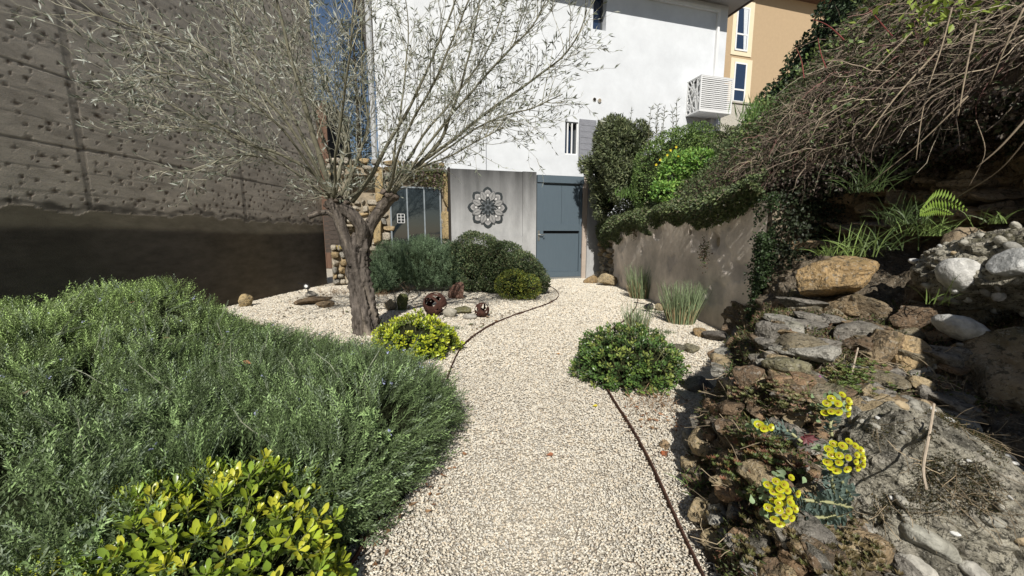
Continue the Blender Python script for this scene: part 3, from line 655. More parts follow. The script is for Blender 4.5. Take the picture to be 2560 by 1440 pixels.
b = MB(); b.add(np.stack([pwx(PY)-PD, PY, PZ], -1).reshape(-1, 3), grid_faces(len(pza), len(pya)), np.clip(PC, .02, 1).reshape(-1, 3))
build('plaster_face', b, M_plaster, pw)
b = MB()
b.add([(2.17, 3.22, -.05), (2.03, 7.54, -.05), (2.5, 7.54, -.05), (2.5, 3.22, -.05), (2.17, 3.22, 1.24), (2.03, 7.54, 1.24), (2.5, 7.54, 1.24), (2.5, 3.22, 1.24)], [(0, 1, 5, 4), (1, 2, 6, 5), (2, 3, 7, 6), (3, 0, 4, 7), (4, 5, 6, 7)], (.3, .26, .2)); build('wall_core', b, M_mortar, pw)
# rubble end between plaster wall and gate post
ru = thing('rubble_wall', 'rough broken rubble masonry end between the plaster wall and the gate post', 'wall', (1.95, 7.9, 0))
q = 0
for z in np.arange(0, 1.25, .1):
    for y in np.arange(7.5, 8.5, .17):
        V, F = rock_verts((.26, .2, .12), 500+q, 3, cuts=5, boxy=.6); b = MB(); b.add(V+np.array([2.06+rs.uniform(-.05, .04)-(y-7.5)*.05, y+rs.uniform(-.03, .03), z+.05]), F, stone_col(rs, .2)*.85); build('stone', b, M_rock, ru); q += 1
b = MB(); b.add([(2.08, 7.5, 0), (2.05, 8.6, 0), (2.6, 8.6, 0), (2.6, 7.5, 0), (2.08, 7.5, 1.3), (2.05, 8.6, 1.3), (2.6, 8.6, 1.3), (2.6, 7.5, 1.3)], [(0, 1, 5, 4), (1, 2, 6, 5), (2, 3, 7, 6), (3, 0, 4, 7), (4, 5, 6, 7)]); build('mortar', b, M_mortar, ru)

# ------------------------------------------------------------------ steel edging
def curve(pts, n=60):
    P = np.array(pts, float); t = np.concatenate([[0], np.cumsum(np.linalg.norm(np.diff(P, axis=0), axis=1))]); tt = np.linspace(0, t[-1], n)
    Q = np.stack([np.interp(tt, t, P[:, k_]) for k_ in range(P.shape[1])], -1)
    for _ in range(6): Q[1:-1] = (Q[:-2]+2*Q[1:-1]+Q[2:])/4
    return Q
def edging(pts, lab, h0=.020):
    Q = curve(pts, 90); T = nrm(np.gradient(Q, axis=0)); S = np.stack([-T[:, 1], T[:, 0]], -1)*.003; n_ = len(Q)
    hz_ = h0+.006*vn(np.stack([Q[:, 0]*6, Q[:, 1]*6, Q[:, 0]*0], -1), 5)
    def ring(sg, z): return np.stack([Q[:, 0]+sg*S[:, 0], Q[:, 1]+sg*S[:, 1], z], -1)
    V = np.concatenate([ring(-1, hz_*0-.03), ring(-1, hz_), ring(1, hz_), ring(1, hz_*0-.03)]); F = [[k_*n_+q, k_*n_+q+1, (k_+1)*n_+q+1, (k_+1)*n_+q] for k_ in range(3) for q in range(n_-1)]
    b = MB(); b.add(V, F); o = build('path_edging', b, M_rust, loc=(Q[n_//2][0], Q[n_//2][1], 0), label=lab, cat='edging'); 
EL = [(-.55, .6), (-.47, .9), (-.44, 1.16), (-.40, 1.8), (-.44, 2.6), (-.44, 3.13), (-.34, 3.6), (-.14, 4.15), (.20, 4.72), (.45, 5.1), (.66, 5.55), (.76, 6.0), (.76, 6.6), (.68, 7.2), (.55, 7.8)]
ER = [(.52, .5), (.53, .95), (.57, 1.37), (.59, 1.7), (.58, 2.22), (.62, 2.7), (.74, 3.2), (1.0, 3.75), (1.32, 4.25), (1.62, 4.9), (1.85, 5.5), (1.96, 6.0), (1.98, 6.4)]
edging(EL, 'rusty steel edging strip curving along the left side of the gravel path')
edging(ER, 'rusty steel edging strip along the right side of the gravel path')

# ------------------------------------------------------------------ gravel
def polyd(P, poly):                     # signed distance, inside positive
    P = np.asarray(P); A = np.array(poly); B = np.roll(A, -1, 0); d = np.full(len(P), 1e9); ins = np.zeros(len(P), bool)
    for a, b_ in zip(A, B):
        ab = b_-a; t = np.clip(((P-a)@ab)/(ab@ab), 0, 1); d = np.minimum(d, np.linalg.norm(P-a-t[:, None]*ab, axis=1))
        c = (a[1] > P[:, 1]) != (b_[1] > P[:, 1]); xx = (b_[0]-a[0])*(P[:, 1]-a[1])/(b_[1]-a[1]+1e-12)+a[0]; ins ^= c & (P[:, 0] < xx)
    return np.where(ins, d, -d)
pathpoly = EL+[(.55, 8.2), (1.55, 8.3), (2.0, 7.6)]+ER[::-1]
ROSP = [(-.38, 1.25), (-.31, 1.5), (-.29, 1.8), (-.42, 2.03), (-.7, 2.33), (-1.15, 2.62), (-1.75, 2.95), (-2.4, 3.3), (-3.0, 3.8), (-3.95, 4.1), (-4.1, 1.0), (-3.2, .35), (-1.3, .3), (-.75, .75), (-.5, 1.0)]
GV = np.array([[1, 0, 0], [-.9, .1, 0], [0, 1, .1], [.1, -1, 0], [0, 0, 1], [.1, 0, -1]]); GF = np.array([[0, 2, 4], [2, 1, 4], [1, 3, 4], [3, 0, 4], [2, 0, 5], [1, 2, 5], [3, 1, 5], [0, 3, 5]])
def gravel(name, sel, seed):
    r = np.random.default_rng(seed); b = MB(); tot = 0
    for (y0, y1, sz) in ((.55, 1.5, .0046), (1.5, 2.6, .0053), (2.6, 4.2, .0080), (4.2, 6.2, .011), (6.2, 8.4, .014)):
        xr_ = 1.5*y1+.3; xlo, xhi = max(-xr_, -3.9), min(xr_, 2.3); n_ = int((xhi-xlo)*(y1-y0)/(sz*sz*2.3)*1.25)
        P = np.stack([r.uniform(xlo, xhi, n_), r.uniform(y0, y1, n_)], -1); P = P[sel(P)]
        P = P[(polyd(P, ROSP) < .12)]
        n_ = len(P); V0 = GV
        s3 = sz*r.uniform(.55, 1.15, (n_, 3))*np.array([1.15, .9, .62]); jit = 1+r.uniform(-.28, .28, (n_, 6, 3))
        V = V0[None]*jit*s3[:, None]
        # random rotation, mostly lying flat
        az = r.uniform(0, 2*np.pi, n_); ti = r.normal(0, .33, n_); a2 = r.normal(0, .33, n_)
        ca, sa = np.cos(az), np.sin(az); ct, st = np.cos(ti), np.sin(ti); cu, su = np.cos(a2), np.sin(a2); Z0 = 0*az; O1 = Z0+1
        Rx = np.stack([np.stack([O1, Z0, Z0], -1), np.stack([Z0, ct, -st], -1), np.stack([Z0, st, ct], -1)], 1)
        Ry = np.stack([np.stack([cu, Z0, su], -1), np.stack([Z0, O1, Z0], -1), np.stack([-su, Z0, cu], -1)], 1)
        Rz = np.stack([np.stack([ca, -sa, Z0], -1), np.stack([sa, ca, Z0], -1), np.stack([Z0, Z0, O1], -1)], 1)
        V = np.einsum('nij,nkj->nki', Rz@Rx@Ry, V)
        zb = r.uniform(-.003, .002, n_)+.004*fbm(np.stack([P[:, 0]*3, P[:, 1]*3, P[:, 0]*0], -1), 2, 3)
        V = V+np.stack([P[:, 0], P[:, 1], zb], -1)[:, None]
        pal = np.array([[.70, .65, .55], [.67, .60, .48], [.62, .52, .385], [.54, .51, .45], [.74, .70, .61], [.46, .39, .31]])
        C = pal[r.choice(6, n_, p=[.38, .27, .10, .13, .09, .03])]*r.uniform(.85, 1.12, (n_, 1))
        C = C*(1+.07*fbm(np.stack([P[:, 0]*1.3, P[:, 1]*1.3, P[:, 0]*0], -1), 3, 8))[:, None]
        F = (GF[None]+(np.arange(n_)*6)[:, None, None]).reshape(-1, 3)
        b.add(V.reshape(-1, 3), F, np.repeat(np.clip(C, 0, .9), 6, 0)); tot += n_
    print('gravel', name, tot); return build(name, b, M_pebble, kind='stuff')
gravel('path_gravel', lambda P: polyd(P, pathpoly) > 0, 1)
gravel('bed_gravel', lambda P: (polyd(P, pathpoly) <= 0) & (P[:, 0] > lw_x(P[:, 1])+.05) & (P[:, 0] < np.where(P[:, 1] < 3.3, np.interp(P[:, 1], YS, rows[0, :, 0])+.1, pwx(P[:, 1]))) & ((P-WP[:2])@wn[:2] < 0), 2)
def proj(P):
    q = P-np.array([0, 0, CH]); dep = q[..., 1]*cp-q[..., 2]*sp; return 1280+FPX*q[..., 0]/dep, 720-FPX*(q[..., 1]*sp+q[..., 2]*cp)/dep, dep
# ------------------------------------------------------------------ olive tree
OB = gr(915, 838)
tree = thing('olive_tree', 'pollarded olive tree with gnarled trunk and sparse silvery crown in the gravel bed', 'tree', OB)
def wp(l): return np.array([at(*q) for q in l])
def smooth_path(P, n):
    t = np.linspace(0, len(P)-1, len(P)); tt = np.linspace(0, len(P)-1, n); Q = np.stack([np.interp(tt, t, P[:, k]) for k in range(P.shape[1])], -1)
    for _ in range(3): Q[1:-1] = (Q[:-2]+2*Q[1:-1]+Q[2:])/4
    return Q
def bark_tube(b, P, rad, k=28, groove=.16, seed=0, twist=1.2, knob=.12):
    n = len(P); T = nrm(np.gradient(P, axis=0)); A = nrm(np.cross(T, [.1, 1, .05])); B = np.cross(T, A); th = np.arange(k)*2*np.pi/k
    s = np.concatenate([[0], np.cumsum(np.linalg.norm(np.diff(P, axis=0), axis=1))])
    TH, SS = np.meshgrid(th, s); q = np.stack([np.cos(TH+SS*twist)*2.4, np.sin(TH+SS*twist)*2.4, SS*2.2], -1)
    q2 = np.stack([np.cos(TH+SS*twist)*7, np.sin(TH+SS*twist)*7, SS*7], -1)
    rr = np.asarray(rad)[:, None]*(1+groove*fbm(q, 3, seed)*2+knob*np.abs(fbm(q2, 4, seed+3))*1.6+knob*.35*fbm(q2*3.2, 3, seed+5)-.05)
    V = P[:, None]+rr[..., None]*(A[:, None]*np.cos(TH)[..., None]+B[:, None]*np.sin(TH)[..., None])
    i, j = np.meshgrid(np.arange(k), np.arange(n-1)); F = np.stack([j*k+i, j*k+(i+1) % k, (j+1)*k+(i+1) % k, (j+1)*k+i], -1).reshape(-1, 4)
    c = np.array([.135, .115, .098])*(1+.9*fbm(q2*1.3, 3, seed+7))[..., None]
    c = c+np.array([.09, .075, .055])*sstep(.1, .5, fbm(q, 3, seed+11))[..., None]
    b.add(V.reshape(-1, 3), F, np.clip(c, .03, 1).reshape(-1, 3)); b.f.append(np.array([list(range(b.n-k, b.n))]))
b = MB()
P = smooth_path(wp([(922, 862, 3.66), (915, 820, 3.66), (908, 770, 3.68), (902, 715, 3.7), (896, 665, 3.7), (897, 625, 3.7), (905, 590, 3.68)]), 90)
bark_tube(b, P, np.interp(np.linspace(0, 1, 90), [0, .12, .3, .5, .7, .85, 1], [.155, .112, .096, .100, .082, .086, .076]), 60, .34, 1, knob=.44)
build('trunk', b, M_bark, tree, smooth=True)
limbs = [([(884, 660, 3.66), (868, 610, 3.62), (852, 560, 3.6), (836, 520, 3.58), (826, 500, 3.58)], (.06, .045)),
         ([(904, 610, 3.68), (906, 570, 3.62), (885, 540, 3.58), (855, 516, 3.6), (832, 505, 3.6)], (.062, .045)),
         ([(908, 612, 3.7), (924, 565, 3.7), (946, 530, 3.68), (968, 500, 3.66), (984, 482, 3.64)], (.06, .05)),
         ([(845, 545, 3.6), (820, 530, 3.55), (795, 533, 3.5), (772, 541, 3.48)], (.03, .022))]
for q, (l, (r0, r1)) in enumerate(limbs):
    b = MB(); P = smooth_path(wp(l), 40); bark_tube(b, P, np.linspace(r0, r1, 40)*(1+.25*np.exp(-((np.linspace(0, 1, 40)-.93)/.1)**2)), 22, .16, 20+q, knob=.2); build('limb', b, M_bark, tree, smooth=True)
kn = MB(); rk = np.random.default_rng(2)
for (px, py, Y_, r_) in ((830, 503, 3.58, .05), (845, 497, 3.55, .04), (868, 507, 3.6, .035), (820, 515, 3.58, .04), (975, 490, 3.62, .05), (960, 482, 3.6, .04), (990, 492, 3.62, .035), (775, 541, 3.48, .025), (800, 531, 3.5, .022)):
    V, F = rock_verts((r_*2.2, r_*2.2, r_*1.8), int(px), 3, noise=.5, cuts=3); kn.add(V+at(px, py, Y_), F, np.array([.13, .105, .085])*rk.uniform(.7, 1.4))
build('knuckle', kn, M_bark, tree, smooth=True, kind='stuff')
mains = [
 ([(835,500,3.6),(803,400,3.5),(772,300,3.45),(750,220,3.4),(720,120,3.35),(690,0,3.3),(665,-110,3.25)], .034),
 ([(830,500,3.6),(790,430,3.5),(720,392,3.4),(650,368,3.3),(600,345,3.25),(500,300,3.15),(420,255,3.1),(345,235,3.05)], .022),
 ([(828,503,3.6),(740,425,3.45),(640,385,3.3),(560,395,3.2),(490,428,3.1)], .012),
 ([(835,495,3.6),(850,420,3.65),(868,360,3.7),(850,290,3.75),(822,230,3.75),(790,130,3.75),(770,0,3.75)], .026),
 ([(845,500,3.6),(880,440,3.6),(905,370,3.6),(925,310,3.6),(905,220,3.55),(905,100,3.5),(900,-40,3.45)], .022),
 ([(880,505,3.6),(935,430,3.55),(952,390,3.5),(990,330,3.45),(1030,260,3.4),(1080,150,3.35),(1130,40,3.3),(1160,-60,3.3)], .028),
 ([(975,485,3.64),(1008,450,3.6),(1060,400,3.6),(1105,350,3.55),(1120,300,3.5),(1150,220,3.5),(1180,120,3.45),(1200,-20,3.4)], .030),
 ([(1060,400,3.6),(1120,360,3.55),(1180,310,3.5),(1260,250,3.45),(1330,200,3.4),(1400,150,3.35),(1450,90,3.3),(1468,25,3.3)], .019),
 ([(980,485,3.6),(1040,425,3.5),(1120,392,3.4),(1200,352,3.35),(1262,318,3.3)], .011),
 ([(970,480,3.62),(985,400,3.75),(1000,280,3.85),(1020,140,3.95),(1015,-20,4.0)], .02),
 ([(830,500,3.6),(770,380,3.4),(700,280,3.3),(600,180,3.15),(480,110,3.05),(350,72,2.95),(225,32,2.9)], .018),
 ([(830,500,3.6),(762,350,3.6),(690,220,3.6),(620,110,3.55),(560,-20,3.5)], .02),
 ([(840,500,3.6),(822,380,3.75),(762,200,3.9),(660,40,4.0)], .018),
 ([(870,500,3.6),(880,380,3.8),(835,280,3.95),(800,180,4.05),(760,40,4.1)], .018),
 ([(965,485,3.6),(1060,330,3.8),(1150,230,3.95),(1230,110,4.0),(1270,-20,4.05)], .018),
 ([(978,485,3.6),(1100,382,3.5),(1220,302,3.4),(1330,272,3.3),(1405,235,3.25)], .011),
 ([(828,500,3.58),(720,330,3.2),(600,230,3.0),(470,190,2.9),(360,175,2.85)], .014),
 ([(835,500,3.55),(840,380,3.2),(860,240,3.0),(880,80,2.85),(890,-60,2.8)], .016),
 ([(970,485,3.6),(1000,360,3.2),(1080,220,3.0),(1150,60,2.9),(1190,-60,2.85)], .016),
 ([(985,485,3.6),(1090,330,3.5),(1220,180,3.4),(1330,70,3.3),(1380,-30,3.3)], .016),
 ([(830,500,3.6),(700,400,3.6),(560,330,3.6),(440,320,3.5),(340,270,3.45)], .012),
]
tw = MB(); L_O, L_D, L_N, L_L = [], [], [], []
rt = np.random.default_rng(11)
def side_dir(T, ang, r): 
    a = nrm(np.cross(T, r.normal(size=3))); return nrm(T*math.cos(ang)+a*math.sin(ang))
def twig_col(r): return np.array([.34, .315, .245])*r.uniform(.6, 1.35)+np.array([0, .01, 0])
def put_leaves(Pq, n, r, l0=.050):
    m = len(Pq)
    for _ in range(n):
        t = r.uniform(.15, 1)*(m-1); i0 = min(int(t), m-2); p = Pq[i0]+(Pq[i0+1]-Pq[i0])*(t-i0); T = nrm(Pq[i0+1]-Pq[i0])
        L_O.append(p); L_D.append(side_dir(T, r.uniform(.35, 1.1), r)); L_N.append(r.normal(size=3)); L_L.append(l0*r.uniform(.6, 1.35))
def grow(p, d, length, r0, lvl, r):
    n = 6 if lvl == 1 else 5; pts = [p]; d = d.copy()
    for k in range(n-1):
        d = nrm(d+r.normal(0, .16 if lvl == 1 else .2, 3)+np.array([0, 0, .07 if lvl == 1 else .03])); pts.append(pts[-1]+d*length/(n-1))
        if pts[-1][0] < lw_x(pts[-1][1])+.12: d[0] = abs(d[0])*.6; pts[-1][0] = lw_x(pts[-1][1])+.12
    Pq = np.array(pts); tw.tube(Pq, np.linspace(r0, r0*.3, n)*.85, 4 if lvl == 1 else 3, twig_col(r), caps=False)
    if lvl == 1:
        for _ in range(int(length/.095)):
            t = r.uniform(.2, 1)*(n-1); i0 = min(int(t), n-2); q = Pq[i0]+(Pq[i0+1]-Pq[i0])*(t-i0)
            grow(q, side_dir(nrm(Pq[i0+1]-Pq[i0]), r.uniform(.4, 1.0), r), r.uniform(.10, .30), .0021, 2, r)
        put_leaves(Pq[3:], 4, r)
    else:
        put_leaves(Pq, int(1+length*20), r)
for (l, r0) in mains:
    r0 *= .8
    P = smooth_path(wp(l), 26); n = 26; P[2:] += .012*np.stack([vn(P[2:]*5+r0*999, 4), vn(P[2:]*5, 9), vn(P[2:]*6, 3)], -1)
    b = MB(); c = np.array([.155, .145, .10]); b.tube(P, np.linspace(r0, max(r0*.22, .004), n)*(1+.12*np.sin(np.arange(n)*2.1)), 8, c); build('branch', b, M_twig, tree, smooth=True)
    Lt = np.linalg.norm(np.diff(P, axis=0), axis=1).sum()
    for _ in range(int(Lt/.062)):
        t = rt.uniform(.22, 1)*(n-1); i0 = min(int(t), n-2); p = P[i0]+(P[i0+1]-P[i0])*(t-i0)
        grow(p, side_dir(nrm(P[i0+1]-P[i0]), rt.uniform(.35, .95), rt), rt.uniform(.28, .75)*(1-.25*t/n), .0040, 1, rt)
for (px, py) in ((830, 500), (860, 500), (970, 488)):
    for _ in range(14): grow(at(px, py, 3.6), nrm(np.array([rt.normal(0, .7), rt.normal(0, .5), rt.uniform(.2, 1)])), rt.uniform(.2, .6), .005, 1, rt)
build('twigs', tw, M_twig, tree, kind='stuff')
L_O = np.array(L_O); L_D = np.array(L_D); n = len(L_O)
col = np.array([.155, .175, .125])*rt.uniform(.6, 1.35, (n, 1)); sil = rt.random(n) < .5; col[sil] = np.array([.40, .415, .36])*rt.uniform(.7, 1.15, (sil.sum(), 1))
b = MB(); b.batch(*LEAF, L_O, L_D, np.array(L_N), np.array(L_L)*.98, np.array(L_L)*.20, col); build('leaves', b, M_olive, tree, kind='stuff')
print('olive leaves', n, 'twig verts', tw.n)

# ------------------------------------------------------------------ rosemary
def sprig_template(r, nn=20, L=.11, nl=.022, nw=.0026):
    V, F = [], []; 
    for k in range(nn):
        t = (k+.5)/nn; a = k*2.4+r.uniform(-.4, .4); el = r.uniform(.5, 1.0)*(1-.45*t)
        d = np.array([math.cos(a)*math.sin(el+.3), math.sin(a)*math.sin(el+.3), math.cos(el+.3)]); l = nl*r.uniform(.75, 1.2)*(1.05-.35*t)
        s = nrm(np.cross(d, [0, 0, 1]))*nw*.5; o = np.array([0, 0, t*L]); m = len(V); V += [o, o+d*l*.5+s, o+d*l, o+d*l*.5-s]; F += [[m, m+1, m+2, m+3]]
    m = len(V); w = .0012; V += [np.array([-w, 0, -.04]), np.array([w, 0, -.04]), np.array([0, 0, L])]; V.append(np.array([0, w, -.04])); F += [[m, m+1, m+2, m+2], [m+1, m+3, m+2, m+2]]
    Ft = []
    for q in F: Ft += [[q[0], q[1], q[2]]]+([[q[0], q[2], q[3]]] if q[2] != q[3] else [])
    return np.array(V), np.array(Ft)
def sprigs(b, O, D, S, col, r, T):
    which = r.integers(0, len(T), len(O))
    for k, (V, F) in enumerate(T):
        m = which == k; 
        if not m.any(): continue
        o, d, s, c = O[m], nrm(D[m]), S[m], col[m]; a = nrm(np.cross(d, r.normal(size=d.shape))); bb = np.cross(d, a)
        W = o[:, None]+s[:, None, None]*(a[:, None]*V[None, :, 0:1]+bb[:, None]*V[None, :, 1:2]+d[:, None]*V[None, :, 2:3])
        FF = (F[None]+(np.arange(len(o))*len(V))[:, None, None]).reshape(-1, 3); b.add(W.reshape(-1, 3), FF, np.repeat(c, len(V), 0))
rr_ = np.random.default_rng(21)
TN = [sprig_template(rr_, 26, .10, .019, .0034) for _ in range(6)]
TF_ = [sprig_template(rr_, 16, .09, .022, .0046) for _ in range(5)]
def ros_h(x, y):
    d = polyd(np.stack([x, y], -1), ROSP); e = np.clip(d/.24, 0, 1); e = np.sqrt(np.clip(1-(1-e)**2, 0, 1))
    hm = np.interp(x, [-4, -3.2, -2.5, -1.8, -1.2, -.8, -.2], [.48, .50, .33, .22, .20, .24, .26])
    nz = fbm(np.stack([x*2.1, y*2.1, x*0], -1), 3, 61)*.085+vn(np.stack([x*7, y*7, x*0], -1), 62)*.03
    hm = hm*np.where(x > -1.5, np.interp(y, [1.9, 2.5], [1.28, .9]), 1)
    return e*np.maximum(hm+nz*1.3, .05), d
rl_ = thing('rosemary_bush', 'huge spreading rosemary bush filling the left foreground, dotted with pale blue flowers', 'bush', (-1.8, 2.2, 0))
n = 62000; x = rr_.uniform(-4.1, -.2, n); y = rr_.uniform(.3, 4.1, n)
keep = np.abs(x) < 1.5*y+.25; x, y = x[keep], y[keep]; keep = rr_.random(len(x)) < np.interp(y, [.5, 1.5, 2.5, 4], [1, 1, .75, .5]); x, y = x[keep], y[keep]
h, d = ros_h(x, y); e = .03; hx_, _ = ros_h(x+e, y); hy_, _ = ros_h(x, y+e); k_ = d > .005; 
N = nrm(np.stack([-(hx_-h)/e, -(hy_-h)/e, np.ones_like(h)*1.0], -1)); P = np.stack([x, y, h-.085], -1)
gap = fbm(np.stack([x*5.5, y*5.5, x*0], -1), 2, 66); k_ &= ~((gap > .12) & (rr_.random(len(x)) < .92))
P[:, 2] += rr_.uniform(-.04, .035, len(x))+.03*fbm(P*9, 2, 5); df = np.stack([vn(np.stack([x*6, y*6, x*0+q], -1), 90+q) for q in range(3)], -1); dirv = N*.8+df*.75+rr_.normal(0, .25, N.shape)+np.array([0, 0, .35])
P, dirv, hh, dd = P[k_], dirv[k_], h[k_], d[k_]
# vertical skirt along the rim
m = 9000; A = np.array(ROSP); Bq = np.roll(A, -1, 0); seg = np.linalg.norm(Bq-A, axis=1); w_ = seg/seg.sum(); si = rr_.choice(len(A), m, p=w_); t = rr_.random(m)[:, None]; Q = A[si]+(Bq[si]-A[si])*t; tn = nrm(Bq[si]-A[si]); on = np.stack([tn[:, 1], -tn[:, 0]], -1)
ctr = np.array([-1.8, 2.0]); sg = np.sign(np.sum((Q-ctr)*on, -1, keepdims=True)); on = on*sg
Q = Q+on*rr_.uniform(-.12, -.03, (m, 1)); zz = rr_.uniform(.01, .19, m)
kk = np.abs(Q[:, 0]) < 1.5*Q[:, 1]+.25
P = np.concatenate([P, np.stack([Q[:, 0], Q[:, 1], zz], -1)[kk]]); dirv = np.concatenate([dirv, (np.concatenate([on, np.full((m, 1), .55)], 1)+rr_.normal(0, .25, (m, 3)))[kk]])
S = rr_.uniform(.75, 1.35, len(P)); far = P[:, 1] > 2.3
c = np.array([.125, .178, .072])*np.where(rr_.random((len(P), 1)) < .28, 2.3, .75)*rr_.uniform(.7, 1.3, (len(P), 1))*(1+.22*fbm(P*1.3, 3, 14))[:, None]; lt = sstep(-1.5, -3.2, P[:, 0])[:, None]; c = c*(1+lt*np.array([.55, .5, .25])); pl = rr_.random(len(P)) < .08; c[pl] = np.array([.24, .30, .2])  # brighter sprigs paint highlights into the colour, stronger towards the left
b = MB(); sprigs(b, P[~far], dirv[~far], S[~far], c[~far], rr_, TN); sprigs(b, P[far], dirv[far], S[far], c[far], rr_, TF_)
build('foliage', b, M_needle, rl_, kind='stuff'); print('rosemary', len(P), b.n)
# dark sheet under the sprigs: inner shade put into its colour
xs_ = np.linspace(-4.1, -.2, 90); ys_ = np.linspace(.3, 4.1, 90); X, Y = np.meshgrid(xs_, ys_); H0, D0 = ros_h(X.ravel(), Y.ravel()); Z = np.where(D0 > .03, H0*.9-.12, -.05); b = MB(); b.add(np.stack([X.ravel(), Y.ravel(), Z], -1), grid_faces(90, 90), (.018, .022, .01)); build('rosemary_shade_core', b, M_core, rl_, smooth=True)
b = MB(); n = 75; ii = rr_.choice(len(P), n*3, replace=False); ii = ii[(P[ii, 2] > .12)][:n*2]
for q in ii[:90]:
    p = P[q]+nrm(dirv[q])*.085; k = 3
    O = np.repeat(p[None], 5, 0)+rr_.normal(0, .005, (5, 3)); b.batch(*LEAF, O, rr_.normal(size=(5, 3)), rr_.normal(size=(5, 3)), .012, .008, np.array([.52, .55, .82])*rr_.uniform(.8, 1.15))
build('flowers', b, M_leaf, rl_, kind='stuff')
# long pale shoots
b = MB()
for q in range(70):
    x0, y0 = rr_.uniform(-3.3, -.6), rr_.uniform(.9, 3.0); hh0 = ros_h(np.array([x0]), np.array([y0]))[0][0]
    d0 = nrm(np.array([rr_.normal(0, .6), rr_.normal(0, .6), .8])); pts = [np.array([x0, y0, hh0-.08])]
    for _ in range(5): d0 = nrm(d0+rr_.normal(0, .12, 3)); pts.append(pts[-1]+d0*.045)
    b.tube(pts, .0016, 3, (.30, .31, .22), caps=False); o_ = np.array(pts[1:]); sprigs(b, o_, np.repeat(d0[None], 5, 0)+rr_.normal(0, .1, (5, 3)), np.full(5, .6), np.repeat(np.array([[.26, .32, .21]]), 5, 0), rr_, TN)
build('long_shoots', b, M_needle, rl_, kind='stuff')
# dead leaves caught in the rosemary
dl = MB()
for (px, py, Y_, c_) in ((632, 945, 1.9, (.42, .2, .11)), (440, 850, 2.4, (.5, .5, .42)), (430, 838, 2.45, (.3, .16, .1)), (95, 1075, 1.6, (.33, .24, .16)), (345, 800, 2.9, (.4, .24, .13)), (560, 835, 2.5, (.3, .2, .12))):
    p = at(px, py, Y_); p[2] = ros_h(np.array([p[0]]), np.array([p[1]]))[0][0]+.01; dl.batch(*SPOON, p[None], rr_.normal(0, 1, (1, 3))*[1, 1, .3], np.array([[0, -.3, 1.]]), .055, .03, np.array(c_))
build('caught_leaf', dl, M_leaf, rl_, kind='stuff')

# ------------------------------------------------------------------ generic shrubs
def shell(lobes, n, r, u0=.72, u1=1.04, gapf=9, gapt=.3, zmin=0.0, nseed=1):
    O, N = [], []; ar = np.array([l[1][0]*l[1][1]+l[1][0]*l[1][2]+l[1][1]*l[1][2] for l in lobes]); cnt = (n*ar/ar.sum()).astype(int)
    for (c, rad), m in zip(lobes, cnt):
        c = np.array(c, float); rad = np.array(rad, float); d = nrm(r.normal(size=(m*2, 3))); lump = 1+.16*fbm(d*2.3+c, 3, nseed); u = u0+(u1-u0)*r.random(m*2)**.45
        p = c+d*rad*(u*lump)[:, None]; nn = nrm(d/rad); ok = p[:, 2] > zmin
        for (c2, r2) in lobes:
            if c2 is c or (np.allclose(c2, c)): continue
            ok &= np.linalg.norm((p-np.array(c2))/np.array(r2), axis=1) > .74
        ok &= ~((vn(p*gapf, nseed+5) > gapt) & (u > u0+.35*(u1-u0)) & (r.random(m*2) < .8))
        p, nn = p[ok][:m], nn[ok][:m]; O.append(p); N.append(nn)
    return np.concatenate(O), np.concatenate(N)
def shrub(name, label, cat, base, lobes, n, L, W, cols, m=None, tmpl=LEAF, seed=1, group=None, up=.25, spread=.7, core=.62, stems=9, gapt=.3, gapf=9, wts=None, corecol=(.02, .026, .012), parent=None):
    r = np.random.default_rng(seed); t = parent or thing(name, label, cat, base, 0, group)
    O, N = shell(lobes, n, r, gapt=gapt, gapf=gapf, nseed=seed); k = len(O)
    D = N*.8+r.normal(0, spread, (k, 3))+np.array([0, 0, up]); NN = N+r.normal(0, .5, (k, 3))+np.array([0, 0, .4])
    cols = np.array(cols); c = cols[r.choice(len(cols), k, p=wts)]*r.uniform(.7, 1.3, (k, 1)); Lq = L*r.uniform(.65, 1.25, k)
    b = MB(); b.batch(*tmpl, O, D, NN, Lq, Lq*W/L, c); build('foliage', b, m or M_leaf, t, kind='stuff')
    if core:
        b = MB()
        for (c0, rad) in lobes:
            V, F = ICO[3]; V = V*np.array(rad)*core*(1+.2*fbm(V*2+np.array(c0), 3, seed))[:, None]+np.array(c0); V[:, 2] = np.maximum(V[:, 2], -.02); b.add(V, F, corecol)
        build('shade_core', b, M_core, t, smooth=True, kind='stuff')  # near-black solid body: shade inside the shrub painted as colour
    for q in range(stems):
        c0, rad = lobes[q % len(lobes)]; e_ = np.array(c0)+nrm(r.normal(size=3)*[1, 1, .4]+[0, -.2, .3])*np.array(rad)*.95; bz = np.array(base)+[r.normal(0, .04), r.normal(0, .04), 0]
        P = smooth_path(np.array([bz, bz+(e_-bz)*[.3, .3, .5], e_]), 7); b = MB(); b.tube(P, np.linspace(.009, .003, 7), 5, (.12, .09, .06)); build('stem', b, M_twig, t)
    return t
def wl_(px, py, Y_): return at(px, py, Y_)
